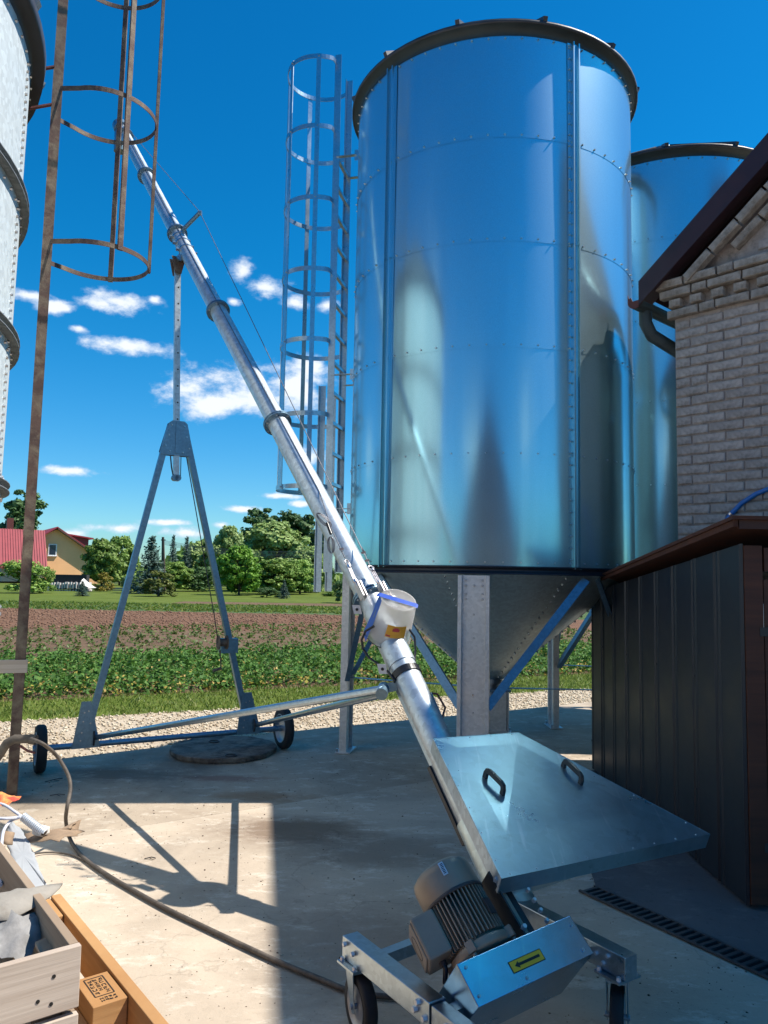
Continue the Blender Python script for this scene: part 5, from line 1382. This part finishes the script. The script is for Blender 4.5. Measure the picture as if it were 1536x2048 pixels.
def ML(u_, r_, ang): return G + ma * u_ + (mx * math.cos(ang) + my * math.sin(ang)) * r_
mot = MB().lathe([(0, .02), (.075, .02), (.085, .035), (.088, .045), (.088, .20)], G, n=40, X=mx, Y=my) if False else MB()
def axlathe(prof, n=44):
    m_ = MB(); P = []
    for r_, u_ in prof: P += [ML(u_, r_, 2 * math.pi * i / n) for i in range(n)]
    m_.add(P, [(k * n + i, k * n + (i + 1) % n, (k + 1) * n + (i + 1) % n, (k + 1) * n + i) for k in range(len(prof) - 1) for i in range(n)], True); return m_
motor = axlathe([(.0, .015), (.098, .015), (.100, .022), (.100, .040), (.086, .046), (.080, .05), (.080, .205), (0, .205)]).build('motor', M_motor, aug)
fins = MB()
for k in range(44):
    an = 2 * math.pi * k / 44
    rd = mx * math.cos(an) + my * math.sin(an); tg = -mx * math.sin(an) + my * math.cos(an)
    fins.obox(G + ma * .128 + rd * .088, ma * .077, tg * .0017, rd * .011)
fins.build('cooling_fins', M_motor, motor, kind='stuff')
axlathe([(.099, .196), (.102, .20), (.102, .268), (.098, .288), (.080, .302), (.03, .307), (0, .308)]).build('fan_cowl', M_motor, motor)
axlathe([(.100, .190), (.104, .192), (.104, .200), (.098, .201)]).build('cowl_rim', M_motordk, motor)
# terminal box on the left side, nameplates, lifting lugs, cable gland
an = math.pi * 1.10; rd = mx * math.cos(an) + my * math.sin(an); tg = -mx * math.sin(an) + my * math.cos(an)
tbm = MB(); tbm.obox(G + ma * .125 + rd * .125, ma * .066, tg * .064, rd * .040); tbx = tbm.build('terminal_box', M_motor, motor, bevel=.008)
m = MB(); m.obox(G + ma * .125 + rd * .167, ma * .058, tg * .056, rd * .004); m.build('terminal_cover', M_motor, motor, bevel=.004)
m = MB(); m.ring(G + ma * .125 + rd * .1715, rd, .036, .0385, .001, 30); m.build('cover_emboss', M_motordk, motor)
gp0 = G + ma * .075 + rd * .125 - tg * -.0
gl = G + ma * .068 + rd * .12
lp = [gl, gl - ma * .03, gl - ma * .055 + rd * .01 - b_ * .02, gl - ma * .06 - rd * .03 - b_ * .05, P4 + c3 * .02 - b_ * .10 - a_ * TG_]
MB().tube(lp, .009, 10).build('motor_cable', M_blackpl, motor)
MB().cyl(gl, gl - ma * .022, .013, 8).build('cable_gland', M_motordk, motor)
for an2, u_, w2, h2, mt, nm in ((1.95, .265, .016, .042, M_plate, 'type_plate'), (1.05, .115, .036, .05, M_motordk, 'rating_plate')):
    rd2 = mx * math.cos(an2) + my * math.sin(an2); tg2 = -mx * math.sin(an2) + my * math.cos(an2)
    m = MB(); m.obox(G + ma * u_ + rd2 * .1025, ma * h2 / 2, tg2 * w2 / 2, rd2 * .002); m.build(nm, mt, motor)
tp_rd = mx * math.cos(1.95) + my * math.sin(1.95); tp_tg = -mx * math.sin(1.95) + my * math.cos(1.95)
m = MB()
for k in range(7): m.obox(G + ma * (.25 + .005 * k) + tp_rd * .1047 + tp_tg * random.uniform(-.001, .001), ma * .0012, tp_tg * .0045, tp_rd * .0003)
m.build('plate_print', M_ink, motor)
for an2 in (2.3, .75, 3.9):
    rd2 = mx * math.cos(an2) + my * math.sin(an2)
    m = MB(); m.obox(G + ma * .03 + rd2 * .105, ma * .016, rd2.cross(ma) * .012, rd2 * .012); m.cyl(G + ma * .01 + rd2 * .108, G + ma * -.01 + rd2 * .108, .007, 6); m.build('motor_foot', M_motor, motor)
# drive plates right of the motor
for k, (o_, t_, h_, mt) in enumerate(((.135, .006, .13, M_motordk), (.16, .014, .12, M_motor), (.20, .02, .10, M_motordk))):
    m = MB(); m.obox(G + mx * o_ + ma * .11 - my * (.01 + .02 * k), ma * .115, mx * t_ / 2, my * h_ / 2); m.build('drive_plate', mt, aug)
bt = MB()
for k in range(6): bt.bolt(G + mx * .235 + ma * (.20 - .035 * k) + my * .045, my, .008, .012)
for u_ in (.03, .19): bt.bolt(G + mx * .14 + ma * u_ + my * .055, my, .010, .015)
bt.build('drive_bolts', M_plate, aug, kind='stuff')
tr = MB(); tr.cyl(BOT - axL * .35, BOT - axL * .80, .085, 28); tr.build('trough', M_cone, aug)
# --- chassis rails and castors
hA = V((.55, -.835, 0)).normalized(); hS = V((hA.y, -hA.x, 0))
def rail(p, L, w_, h_, mat=M_galv):
    q = p + hA * L; m = MB(); m.obox((p + q) / 2 - V((0, 0, h_ / 2)), hA * (L / 2), hS * (w_ / 2), V((0, 0, h_ / 2))); return m.build('chassis_rail', mat, aug, bevel=.003)
rl0 = gnd(700, 1866, .305)
rail(rl0, .52, .064, .076); rail(rl0 + hA * .525 - V((0, 0, .006)), .55, .054, .064)
m = MB(); pp = rl0 + hA * .50 - hS * -.0; m.obox(V((pp.x, pp.y, .125)) + hS * .0, hA * .028, hS * .028, V((0, 0, .118))); m.build('jack_post', M_galv, aug)
outw = hS if hS.x < 0 else -hS                              # outer, picture-left side
bt = MB()
for u_, z in ((.47, -.018), (.455, -.045), (.505, -.05)): bt.bolt(rl0 + hA * u_ + outw * .034 + V((0, 0, z)), outw, .011, .012)
for u_, z in ((.03, -.018), (.085, -.03)): bt.bolt(rl0 + hA * u_ + outw * .037 + V((0, 0, z)), outw, .009, .010)
for u_ in (.60, .75): bt.bolt(rl0 + hA * u_ + outw * .029 + V((0, 0, -.03)), outw, .009, .010)
bt.build('rail_bolts', M_plate, aug, kind='stuff')
def castor(p, wh_r, ztop, lean):
    m = MB(); m.obox(p + V((0, 0, ztop)), hA * .055, hS * .055, V((0, 0, .004))); ca = m.build('castor', M_galv, aug)
    m = MB()
    for s_ in (-1, 1):
        m.prism([p + lean.cross(V((0, 0, 1))) * (.032 * s_) + lean * u_ + V((0, 0, z)) for u_, z in ((-.035, ztop - .01), (.035, ztop - .01), (.022 + .03, wh_r - .015), (-.0 + .03, wh_r - .02))], lean.cross(V((0, 0, 1))) * (.004 * s_))
    m.obox(p + V((0, 0, ztop - .012)), lean * .04, lean.cross(V((0, 0, 1))) * .034, V((0, 0, .005))); m.build('castor_fork', M_galv, ca)
    bt = MB()
    for du in (-.042, .042):
        for dv in (-.042, .042): bt.bolt(p + hA * du + hS * dv + V((0, 0, ztop + .004)), V((0, 0, 1)), .009, .012)
    bt.build('castor_bolts', M_plate, ca, kind='stuff')
    c_ = p + lean * .03 + V((0, 0, wh_r)); axv = lean.cross(V((0, 0, 1)))
    t = MB(); t.lathe([(wh_r * .68, -.021), (wh_r * .95, -.023), (wh_r, -.014), (wh_r, .014), (wh_r * .95, .023), (wh_r * .68, .021)], c_, axv, n=40); t.build('castor_tyre', M_rubber, ca)
    k_ = MB(); k_.lathe([(0, -.018), (wh_r * .3, -.02), (wh_r * .55, -.008), (wh_r * .70, -.023)], c_, axv, n=32); k_.lathe([(0, .018), (wh_r * .3, .02), (wh_r * .55, .008), (wh_r * .70, .023)], c_, axv, n=32); k_.cyl(c_ - axv * .042, c_ + axv * .042, .010, 10); k_.build('castor_rim', M_rim, ca)
cpt = rl0 + hA * .06
castor(V((cpt.x, cpt.y, 0)), .10, .224, V((.42, -.90, 0)).normalized())
rr1 = gnd(1262, 1912, .335)
rr0 = rr1 - hA * .62
rail(rr0, .62, .062, .076)
cpt = rr1 - hA * .06
castor(V((cpt.x, cpt.y, 0)), .10, .254, V((.33, .94, 0)).normalized())
for t_ in (.05, .45):
    pa = rl0 + hA * (t_ + .1) - V((0, 0, .04)); pb = rr0 + hA * t_ - V((0, 0, .04)); MB().bar(pa, pb, .04, .04).build('cross_member', M_galv, aug)
bt = MB()
for u_, z in ((.50, -.03), (.55, -.02), (.53, -.05)): bt.bolt(rr0 + hA * u_ + outw * .033 + V((0, 0, z)), outw, .008, .009)
bt.build('rail_bolts', M_plate, aug, kind='stuff')

# ================================================================== BUCKET over the inlet
Bc = at(786, 1236, 4.04); bx = V((.22, -.50, .84)).normalized()
X_, Y_, Z_ = basis(bx)
bk = thing('plastic_bucket', 'upturned clear plastic bucket taped over the auger inlet', 'bucket', Bc)
hB, r0_, r1_ = .236, .116, .098
B0 = Bc - bx * (hB / 2)
def blathe(prof, n=40): return MB().lathe(prof, B0, bx, n=n)
blathe([(r0_, 0), (r0_ + .006, .002), (r0_ + .006, .012), (r0_, .014), (r0_ - .002, .03), (r1_, hB - .008), (r1_ - .004, hB), (r1_ - .012, hB), (r1_ - .013, hB - .006), (0, hB - .007)]).build('bucket_shell', M_bucket, bk)
blathe([(r0_ + .0062, .000), (r0_ + .0085, .001), (r0_ + .0085, .004), (r0_ + .0062, .005)]).build('bucket_rim', M_pipe, bk)
toc = (V((0, 0, EYE)) - B0); toc = (toc - bx * toc.dot(bx)).normalized(); tsd = bx.cross(toc).normalized()
if tsd.x < 0: tsd = -tsd
def patch(name, a0, a1, z0_, z1_, mat, lift=.0012, nn=14):
    m = MB(); P = []
    for z in (z0_, z1_):
        rr_ = r0_ - .002 + (r1_ - r0_) * (z - .03) / (hB - .03) + lift
        for i in range(nn + 1):
            a = a0 + (a1 - a0) * i / nn; P.append(B0 + bx * z + (toc * math.cos(a) + tsd * math.sin(a)) * rr_)
    m.add(P, [(i, i + 1, nn + 2 + i, nn + 1 + i) for i in range(nn)], True); return m.build(name, mat, bk)
lb = patch('paper_label', R(-8), R(48), .070, .140, M_orangelbl)
patch('label_print', R(8), R(28), .108, .124, M_redlbl, .0018); patch('label_print', R(-6), R(6), .075, .084, M_redlbl, .0018); patch('label_print', R(12), R(24), .124, .130, M_redlbl, .0018)
# blue tape across the top and down the left side
m = MB(); tz = bx * (hB + .003); wt_ = .030
tq = [(-1.12, -.10), (-1.0, .0), (-.5, .0), (.0, .0), (.5, .0), (.93, -.0), (1.04, -.04)]
P = []
for s_ in (-1, 1):
    for u_, dz in tq: P.append(B0 + tz + tsd * (u_ * (r1_ + .003)) + toc * (.012 + s_ * wt_ * .62) + bx * (dz * .10))
m.add(P, [(i, i + 1, 7 + i + 1, 7 + i) for i in range(6)]); m.build('blue_tape', M_bluetape, bk)
m = MB(); P = []
for s_ in (-1, 1):
    for z, rr_ in ((hB + .002, r1_ + .004), (.12, (r0_ + r1_) / 2 + .004), (.0, r0_ + .012), (-.02, r0_ + .012)):
        a = R(-88) + s_ * R(17) + R(20); P.append(B0 + bx * z + (toc * math.cos(a) + tsd * math.sin(a)) * rr_)
m.add(P, [(i, i + 1, 4 + i + 1, 4 + i) for i in range(3)], True); m.build('blue_tape', M_bluetape, bk)

# ================================================================== CLUTTER AT THE LEFT
pP = V((.61, -.79, 0)).normalized(); qP = V((-pP.y, pP.x, 0))
if qP.x > 0: qP = -qP
zP = .62
E0p = gnd(121, 1786, zP)
pal = thing('pallet', 'orange pine pallet standing on its edge beside the grey crate', 'pallet', (E0p.x, E0p.y, 0))
for z in (zP - .05, .31, .05):
    m = MB(); c_ = E0p + pP * .60 + V((0, 0, z - zP)); m.obox(c_ + qP * .014, pP * .60, qP * .014, V((0, 0, .049))); m.build('skid_board', M_pallet, pal, bevel=.002)
    for i, u_ in enumerate((.0725, .60, 1.1275)):
        m = MB(); c2 = E0p + pP * u_ + V((0, 0, z - zP - .004)); m.obox(c2 + qP * .070, pP * .0725, qP * .040, V((0, 0, .046))); bl_ = m.build('block', M_pallet, pal, bevel=.002)
        if z > .5 and i < 2:                               # burnt-in stamps on the block's upper face
            s_ = MB(); c3_ = c2 + qP * .070 + V((0, 0, .0468)); r_ = random.Random(4 + i)
            if i == 1:
                for a, b, w2, h2 in ((0, .022, .045, .0012), (0, -.022, .045, .0012), (-.045, 0, .0012, .022), (.045, 0, .0012, .022)): s_.obox(c3_ + pP * (a - .012) + qP * b, pP * w2, qP * h2, V((0, 0, .0003)))
                def glyph(gx, gy, gw, gh):                     # worn letter made of a few strokes
                    for (a0, b0, a1, b1) in r_.sample([(0, 0, 0, 1), (1, 0, 1, 1), (0, 0, 1, 0), (0, 1, 1, 1), (0, .5, 1, .5), (0, 0, 1, 1), (.5, 0, .5, 1)], 3):
                        s_.bar(c3_ + pP * (gx + gw * a0) + qP * (gy + gh * b0), c3_ + pP * (gx + gw * a1) + qP * (gy + gh * b1), .0016, .0006)
                for r2 in range(3):
                    for k in range(5 - r2 % 2): glyph(-.050 + .0158 * k + r_.uniform(-.002, .002), -.016 + .0125 * r2, .009, .008)
                for r2 in range(2):
                    for k in range(4): glyph(.043 + .011 * r2, -.020 + .0095 * k, .006, .006)
            else:
                pts = [c3_ + pP * (.012 + .036 * math.cos(t)) + qP * (.022 * math.sin(t)) for t in [R(-60 + 12 * k) for k in range(16)]]
                for a, b in zip(pts[:-1], pts[1:]): s_.bar(a, b, .003, .0006)
                s_.bar(c3_ + pP * -.01 + qP * .01, c3_ + pP * .03 + qP * .01, .003, .0006); s_.bar(c3_ + pP * -.01 - qP * .008, c3_ + pP * .03 - qP * .008, .003, .0006); s_.bar(c3_ + pP * .01 - qP * .008, c3_ + pP * .01 + qP * .01, .003, .0006)
            s_.build('burnt_stamp', M_ink, bl_)
for z in (.52, .38, .25, .10):
    MB().obox(E0p + pP * .6 + qP * .122 + V((0, 0, z - zP)), pP * .60, qP * .011, V((0, 0, .048))).build('deck_board', M_pallet, pal, bevel=.002)

Bk = at(161, 1886, 1.75); zB = Bk.z
bin_ = thing('wooden_crate', 'big slatted grey pine crate holding scraps, bottom left corner', 'crate', (Bk.x, Bk.y, 0))
LQ, LPn, tB = .80, 1.0, .018
for k in range(5):
    zt_ = zB - k * .142; jit = random.uniform(-.003, .003)
    fb = MB().obox(Bk + qP * (LQ / 2 + jit) + pP * .0 + V((0, 0, zt_ - zB - .065)), qP * (LQ / 2), pP * (tB / 2), V((0, 0, .064))).build('front_plank', M_crate, bin_, bevel=.002)
    if k < 2:
        nl = MB()
        for u_, dz in ((.055, -.05), (.085, -.092), (.058, -.105)): nl.cyl(Bk + qP * u_ + pP * (tB / 2) + V((0, 0, zt_ - zB + dz)), Bk + qP * u_ + pP * (tB / 2 + .0012) + V((0, 0, zt_ - zB + dz)), .0042, 8)
        nl.build('nails', M_stickerk, fb, kind='stuff')
    MB().obox(Bk - pP * (LPn / 2 + .012) + qP * .011 + V((0, 0, zt_ - zB - .063)), qP * .010, pP * (LPn / 2), V((0, 0, .062))).build('side_plank', M_crateside, bin_, bevel=.002)
    MB().obox(Bk - pP * LPn + qP * (LQ / 2 + .02) + V((0, 0, zt_ - zB - .07)), qP * (LQ / 2 - .03), pP * (tB / 2), V((0, 0, .062))).build('back_plank', M_crateside, bin_)
MB().obox(Bk - pP * .07 + qP * .055 + V((0, 0, .36 - zB)), qP * .03, pP * .035, V((0, 0, .35))).build('corner_post', M_crateside, bin_)
MB().obox(Bk - pP * .5 + qP * .42 + V((0, 0, .60 - zB)), qP * .38, pP * .47, V((0, 0, .01))).build('floor_board', M_crateside, bin_)
bin2 = thing('wooden_crate', 'second pine crate behind, buried under the grey board and wires', 'crate', Bk - pP * 1.55 + qP * .42 - V((0, 0, zB)))
o2 = Bk - pP * 1.55 + qP * .42 + V((0, 0, -zB))
for k in range(4):
    for (c_, a_v, b_v) in ((o2 + pP * .45, qP * .40, pP * .009), (o2 - pP * .45, qP * .40, pP * .009), (o2 - qP * .39, qP * .009, pP * .44), (o2 + qP * .39, qP * .009, pP * .44)):
        MB().obox(c_ + V((0, 0, .08 + .135 * k)), a_v, b_v, V((0, 0, .06))).build('plank', M_crateside, bin2)
MB().obox(o2 + V((0, 0, .50)), qP * .38, pP * .43, V((0, 0, .01))).build('board', M_crateside, bin2)

def flap(name, px, z, mat, label, cat, thick=.003, curl=0.0, group=None, sub=3, bulge=0.0, seed=0):
    """a torn flat scrap: outline seen at those picture points on a plane at height z, gently curled"""
    r_ = random.Random(seed); P = [gnd(x, y, z + (dz if dz else 0)) for x, y, dz in [(p + (0,))[:3] for p in px]]
    # roughen the outline
    Q = []
    for a, b in zip(P, P[1:] + P[:1]):
        L = (b - a).length; k = max(1, int(L / .035))
        for i in range(k):
            t = i / k; q = a.lerp(b, t)
            if i: q = q + V((r_.uniform(-.005, .005), r_.uniform(-.005, .005), r_.uniform(-.003, .003)))
            Q.append(q)
    c_ = sum(Q, V((0, 0, 0))) / len(Q); n = len(Q)
    m = MB(); rings = []
    for t in (1, .72, .4): rings += [c_.lerp(q, t) + V((0, 0, bulge * (1 - t * t) + curl * (t ** 2) * math.sin(i * 6.28 / n * 2 + seed))) for i, q in enumerate(Q)]
    top = rings + [c_ + V((0, 0, bulge))]; m.add(top, [(k * n + i, k * n + (i + 1) % n, (k + 1) * n + (i + 1) % n, (k + 1) * n + i) for k in range(2) for i in range(n)] + [(2 * n + i, 2 * n + (i + 1) % n, 3 * n) for i in range(n)], True)
    o = m.build(name, mat); sd = o.modifiers.new('thickness', 'SOLIDIFY'); sd.thickness = thick
    return tag(o, label, cat, group)
flap('grey_board', [(18, 1640), (40, 1655), (62, 1695), (98, 1786), (100, 1792), (52, 1800), (30, 1740), (14, 1690)], .60, M_sheet, 'smooth pale grey board lying between pallet and torn card', 'board', .008)
flap('torn_card', [(-30, 1800), (4, 1792), (26, 1776), (58, 1775), (95, 1778), (125, 1771), (104, 1796), (64, 1814), (22, 1829), (-30, 1835)], .775, M_card, 'torn grey brown card bent over the crate rim', 'card', .003, .012, None, 3, .02, 2)
flap('torn_card', [(-20, 1826), (30, 1826), (66, 1812), (72, 1822), (44, 1862), (30, 1870), (-20, 1850)], .70, M_card, 'darker torn card just inside the crate, below the bent card', 'card', .003, .01, None, 3, .01, 3)
flap('torn_brown_paper', [(40, 1664), (80, 1665), (120, 1662), (143, 1664), (155, 1645), (162, 1640), (154, 1660), (170, 1656), (153, 1668), (156, 1674), (130, 1678), (118, 1692), (100, 1686), (84, 1688), (62, 1686), (46, 1676)], .60, M_brownpaper, 'torn brown paper scrap with a spiky end above the hose', 'paper', .002, .014, None, 3, .012, 5)
flap('cardboard_scrap', [(4, 1664), (30, 1668), (26, 1686), (12, 1690), (-2, 1684)], .64, M_brownpaper, 'small folded brown cardboard piece on the grey board', 'cardboard', .004, .006, None, 3, .02, 7)
m = MB(); c_ = gnd(82, 1661, .63); m.obox(c_, V((.022, -.012, 0)), V((.01, .02, 0)), V((0, 0, .014))); tag(m.build('foam_lump', M_whitesheet, bevel=.006), 'small yellowed foam lump on the brown paper scrap', 'foam')
# crumpled film and offcuts in the crate
n_u, n_v = 15, 11; P = []
r_ = random.Random(9)
fc = gnd(8, 1868, .72)
for j in range(n_v):
    for i in range(n_u):
        u_, v_ = i / (n_u - 1) - .5, j / (n_v - 1) - .5
        P.append(fc + V((u_ * .20, v_ * .20, .05 * (1 - 3.2 * (u_ * u_ + v_ * v_)) + r_.uniform(-.012, .012))))
m = MB(); m.add(P, [(j * n_u + i, j * n_u + i + 1, (j + 1) * n_u + i + 1, (j + 1) * n_u + i) for j in range(n_v - 1) for i in range(n_u - 1)], True)
tag(m.build('plastic_film', M_film), 'crumpled grey plastic film bundle in the crate', 'plastic film')
for i, (pts, mt, lab) in enumerate(((((28, 1898), (44, 1882), (52, 1862), (50, 1850)), M_sheet, 'pale curved plastic strip bent upright in the crate'), (((50, 1878), (66, 1876), (78, 1884)), M_sheet, 'short pale plastic strip by the crate side'), (((8, 1912), (30, 1900), (50, 1884)), M_whitesheet, 'long white strip lying across the crate'), (((30, 1908), (52, 1896), (64, 1886)), M_card, 'narrow grey card strip beside the white strip'))):
    m = MB(); m.sweep([gnd(x, y, .70 - .02 * i + .012 * k) for k, (x, y) in enumerate(pts)], [(-.012, -.0015), (.012, -.0015), (.012, .0015), (-.012, .0015)], up=V((0, 0, 1))); tag(m.build('strip', mt), lab, 'strip', 'offcut strips in the crate')
flap('scrap_board', [(70, 1884), (118, 1863), (144, 1886), (80, 1906)], .735, M_crateside, 'brown board offcut leaning inside the crate corner', 'board', .01, 0, None, 3, 0, 4)
# pale wires, spring, red wrap
def loose(name, px, r_, mat, label, cat, group=None):
    pts = [gnd(x, y, z) for x, y, z in px]; Q = []
    for i in range(len(pts) - 1):                            # Catmull-Rom
        p0, p1, p2, p3 = pts[max(0, i - 1)], pts[i], pts[i + 1], pts[min(len(pts) - 1, i + 2)]
        for k in range(8):
            t = k / 8; Q.append(.5 * ((2 * p1) + (p2 - p0) * t + (2 * p0 - 5 * p1 + 4 * p2 - p3) * t * t + (3 * p1 - p0 - 3 * p2 + p3) * t ** 3))
    Q.append(pts[-1]); m = MB(); m.tube(Q, r_, 10); return tag(m.build(name, mat), label, cat, group)
WG = 'pale electric wires hanging over the crates'
loose('electric_wire', [(-20, 1604, .72), (8, 1610, .72), (30, 1624, .70), (43, 1633, .68)], .0055, M_wire, 'upper pale wire running to the spring sheathed end', 'wire', WG)
loose('electric_wire', [(-20, 1637, .70), (10, 1637, .70), (28, 1636, .69), (44, 1633, .68)], .0055, M_wire, 'middle pale wire lying level across the rail foot', 'wire', WG)
loose('electric_wire', [(40, 1634, .69), (22, 1642, .68), (8, 1660, .67), (3, 1690, .68), (3, 1730, .70), (1, 1770, .72)], .0055, M_wire, 'pale wire curving down along the picture edge', 'wire', WG)
a, b = gnd(46, 1633, .68), gnd(89, 1667, .63); d = (b - a); x, y, z_ = basis(d); pts = [a + d * (i / 260) + (x * math.cos(i * 2 * math.pi / 18) + y * math.sin(i * 2 * math.pi / 18)) * .013 for i in range(261)]
spg = thing('coil_sleeve', 'ribbed metal coil sleeve at the end of the pale wires', 'coil', a)
MB().tube(pts, .0036, 6).build('coil', M_plate, spg); MB().cyl(a, b, .010, 10).build('core', M_hose, spg)
m = MB(); c_ = gnd(6, 1602, .72)
P = []
for j in range(7):
    for i in range(10):
        u_, v_ = i / 9 - .5, j / 6 - .5; P.append(c_ + V((u_ * .13 - .02, v_ * .11, .03 * math.cos(u_ * 3) * math.cos(v_ * 3) + random.uniform(-.006, .006))))
m.add(P, [(j * 10 + i, j * 10 + i + 1, (j + 1) * 10 + i + 1, (j + 1) * 10 + i) for j in range(6) for i in range(9)], True); tag(m.build('red_wrap', M_red), 'red and orange wrapper lying behind the pale wires', 'wrapper')
loose('thin_cable', [(66, 1708, .02), (90, 1705, .012), (120, 1706, .01), (150, 1712, .01), (170, 1722, .01)], .005, M_hose, 'thin dark cable joining the brown hose on the yard', 'cable')
# thick brown hose: out of the old pipe, down to the ground, away under the castor
loose('rubber_hose', [(62, 1478, .62), (86, 1488, .60), (112, 1510, .50), (134, 1545, .40), (141, 1575, .33), (134, 1615, .25), (132, 1645, .14), (142, 1682, .03), (168, 1716, .015), (215, 1750, .015), (262, 1778, .015), (330, 1816, .015), (400, 1850, .015), (480, 1888, .015), (560, 1925, .015), (640, 1958, .015), (700, 1982, .015), (760, 1992, .015), (830, 1996, .015), (890, 2000, .02), (930, 1990, .06)], .0108, M_hose, 'thick brown rubber hose snaking across the sunlit yard', 'hose')
op = thing('old_pipe', 'old bent metal pipe end behind the rusty ladder rail', 'pipe', gnd(10, 1600))
yo = 5.05
MB().tube([at(-40, 1560, yo), at(0, 1508, yo), at(14, 1486, yo), at(30, 1478, yo), at(66, 1478, yo)], .028, 16).build('bent_pipe', M_hose, op)
m = MB(); m.ring(at(66, 1479, yo), V((1, 0, -.1)), .014, .032, .04, 20); m.build('pipe_collar', M_hose, op)
MB().tube([at(40, 1492, yo - .05), at(56, 1502, yo - .05), at(70, 1506, yo - .05)], .008, 8).build('red_cord', M_gutter, op); 
m = MB(); m.cyl(at(-20, 1535, yo), V((at(-20, 1535, yo).x, yo, 0)), .035, 12); m.build('pipe_foot', M_hose, op)
# twigs and crumbs
for px, py, L, an, lab in ((108, 1560, .14, .9, 'dark twig in the shade by the hose'), (115, 1590, .10, .3, 'small twig on the bright concrete'), (300, 1717, .06, .2, 'tiny twig between the two straight shadows'), (882, 752, 0, 0, '')):
    if L:
        p = gnd(px, py, .006); m = MB(); d = V((math.cos(an), math.sin(an), 0)); m.tube([p - d * L / 2, p + V((.006, .01, .004)), p + d * L / 2], .003, 5); m.tube([p, p + V((d.y, -d.x, 0)) * L * .3 + d * .02], .002, 5); tag(m.build('twig', M_stickerk), lab, 'twig')

# ================================================================== THE REST OF THE YARD, behind the camera
by = -9.5; bx_ = -1.5; hw = 6.2
barn = thing('barn', 'dark gabled barn closing the yard behind the viewer', 'barn', (bx_, by, 0))
m = MB(); m.prism([(bx_ - hw, by, 0), (bx_ + hw, by, 0), (bx_ + hw, by, 2.7), (bx_, by, 6.3), (bx_ - hw, by, 2.7)], (0, -14, 0)); m.build('wall', M_barn, barn)
for s_ in (-1, 1):
    m = MB(); m.prism([(bx_, by + .4, 6.55), (bx_ + s_ * (hw + .5), by + .4, 2.6), (bx_ + s_ * (hw + .5), by + .4, 2.4), (bx_, by + .4, 6.32)], (0, -14.8, 0)); m.build('roof', M_barnroof, barn)
MB().box((bx_, by + .03, 1.5), (3.2, .08, 3.0)).build('door', M_doorwood, barn)
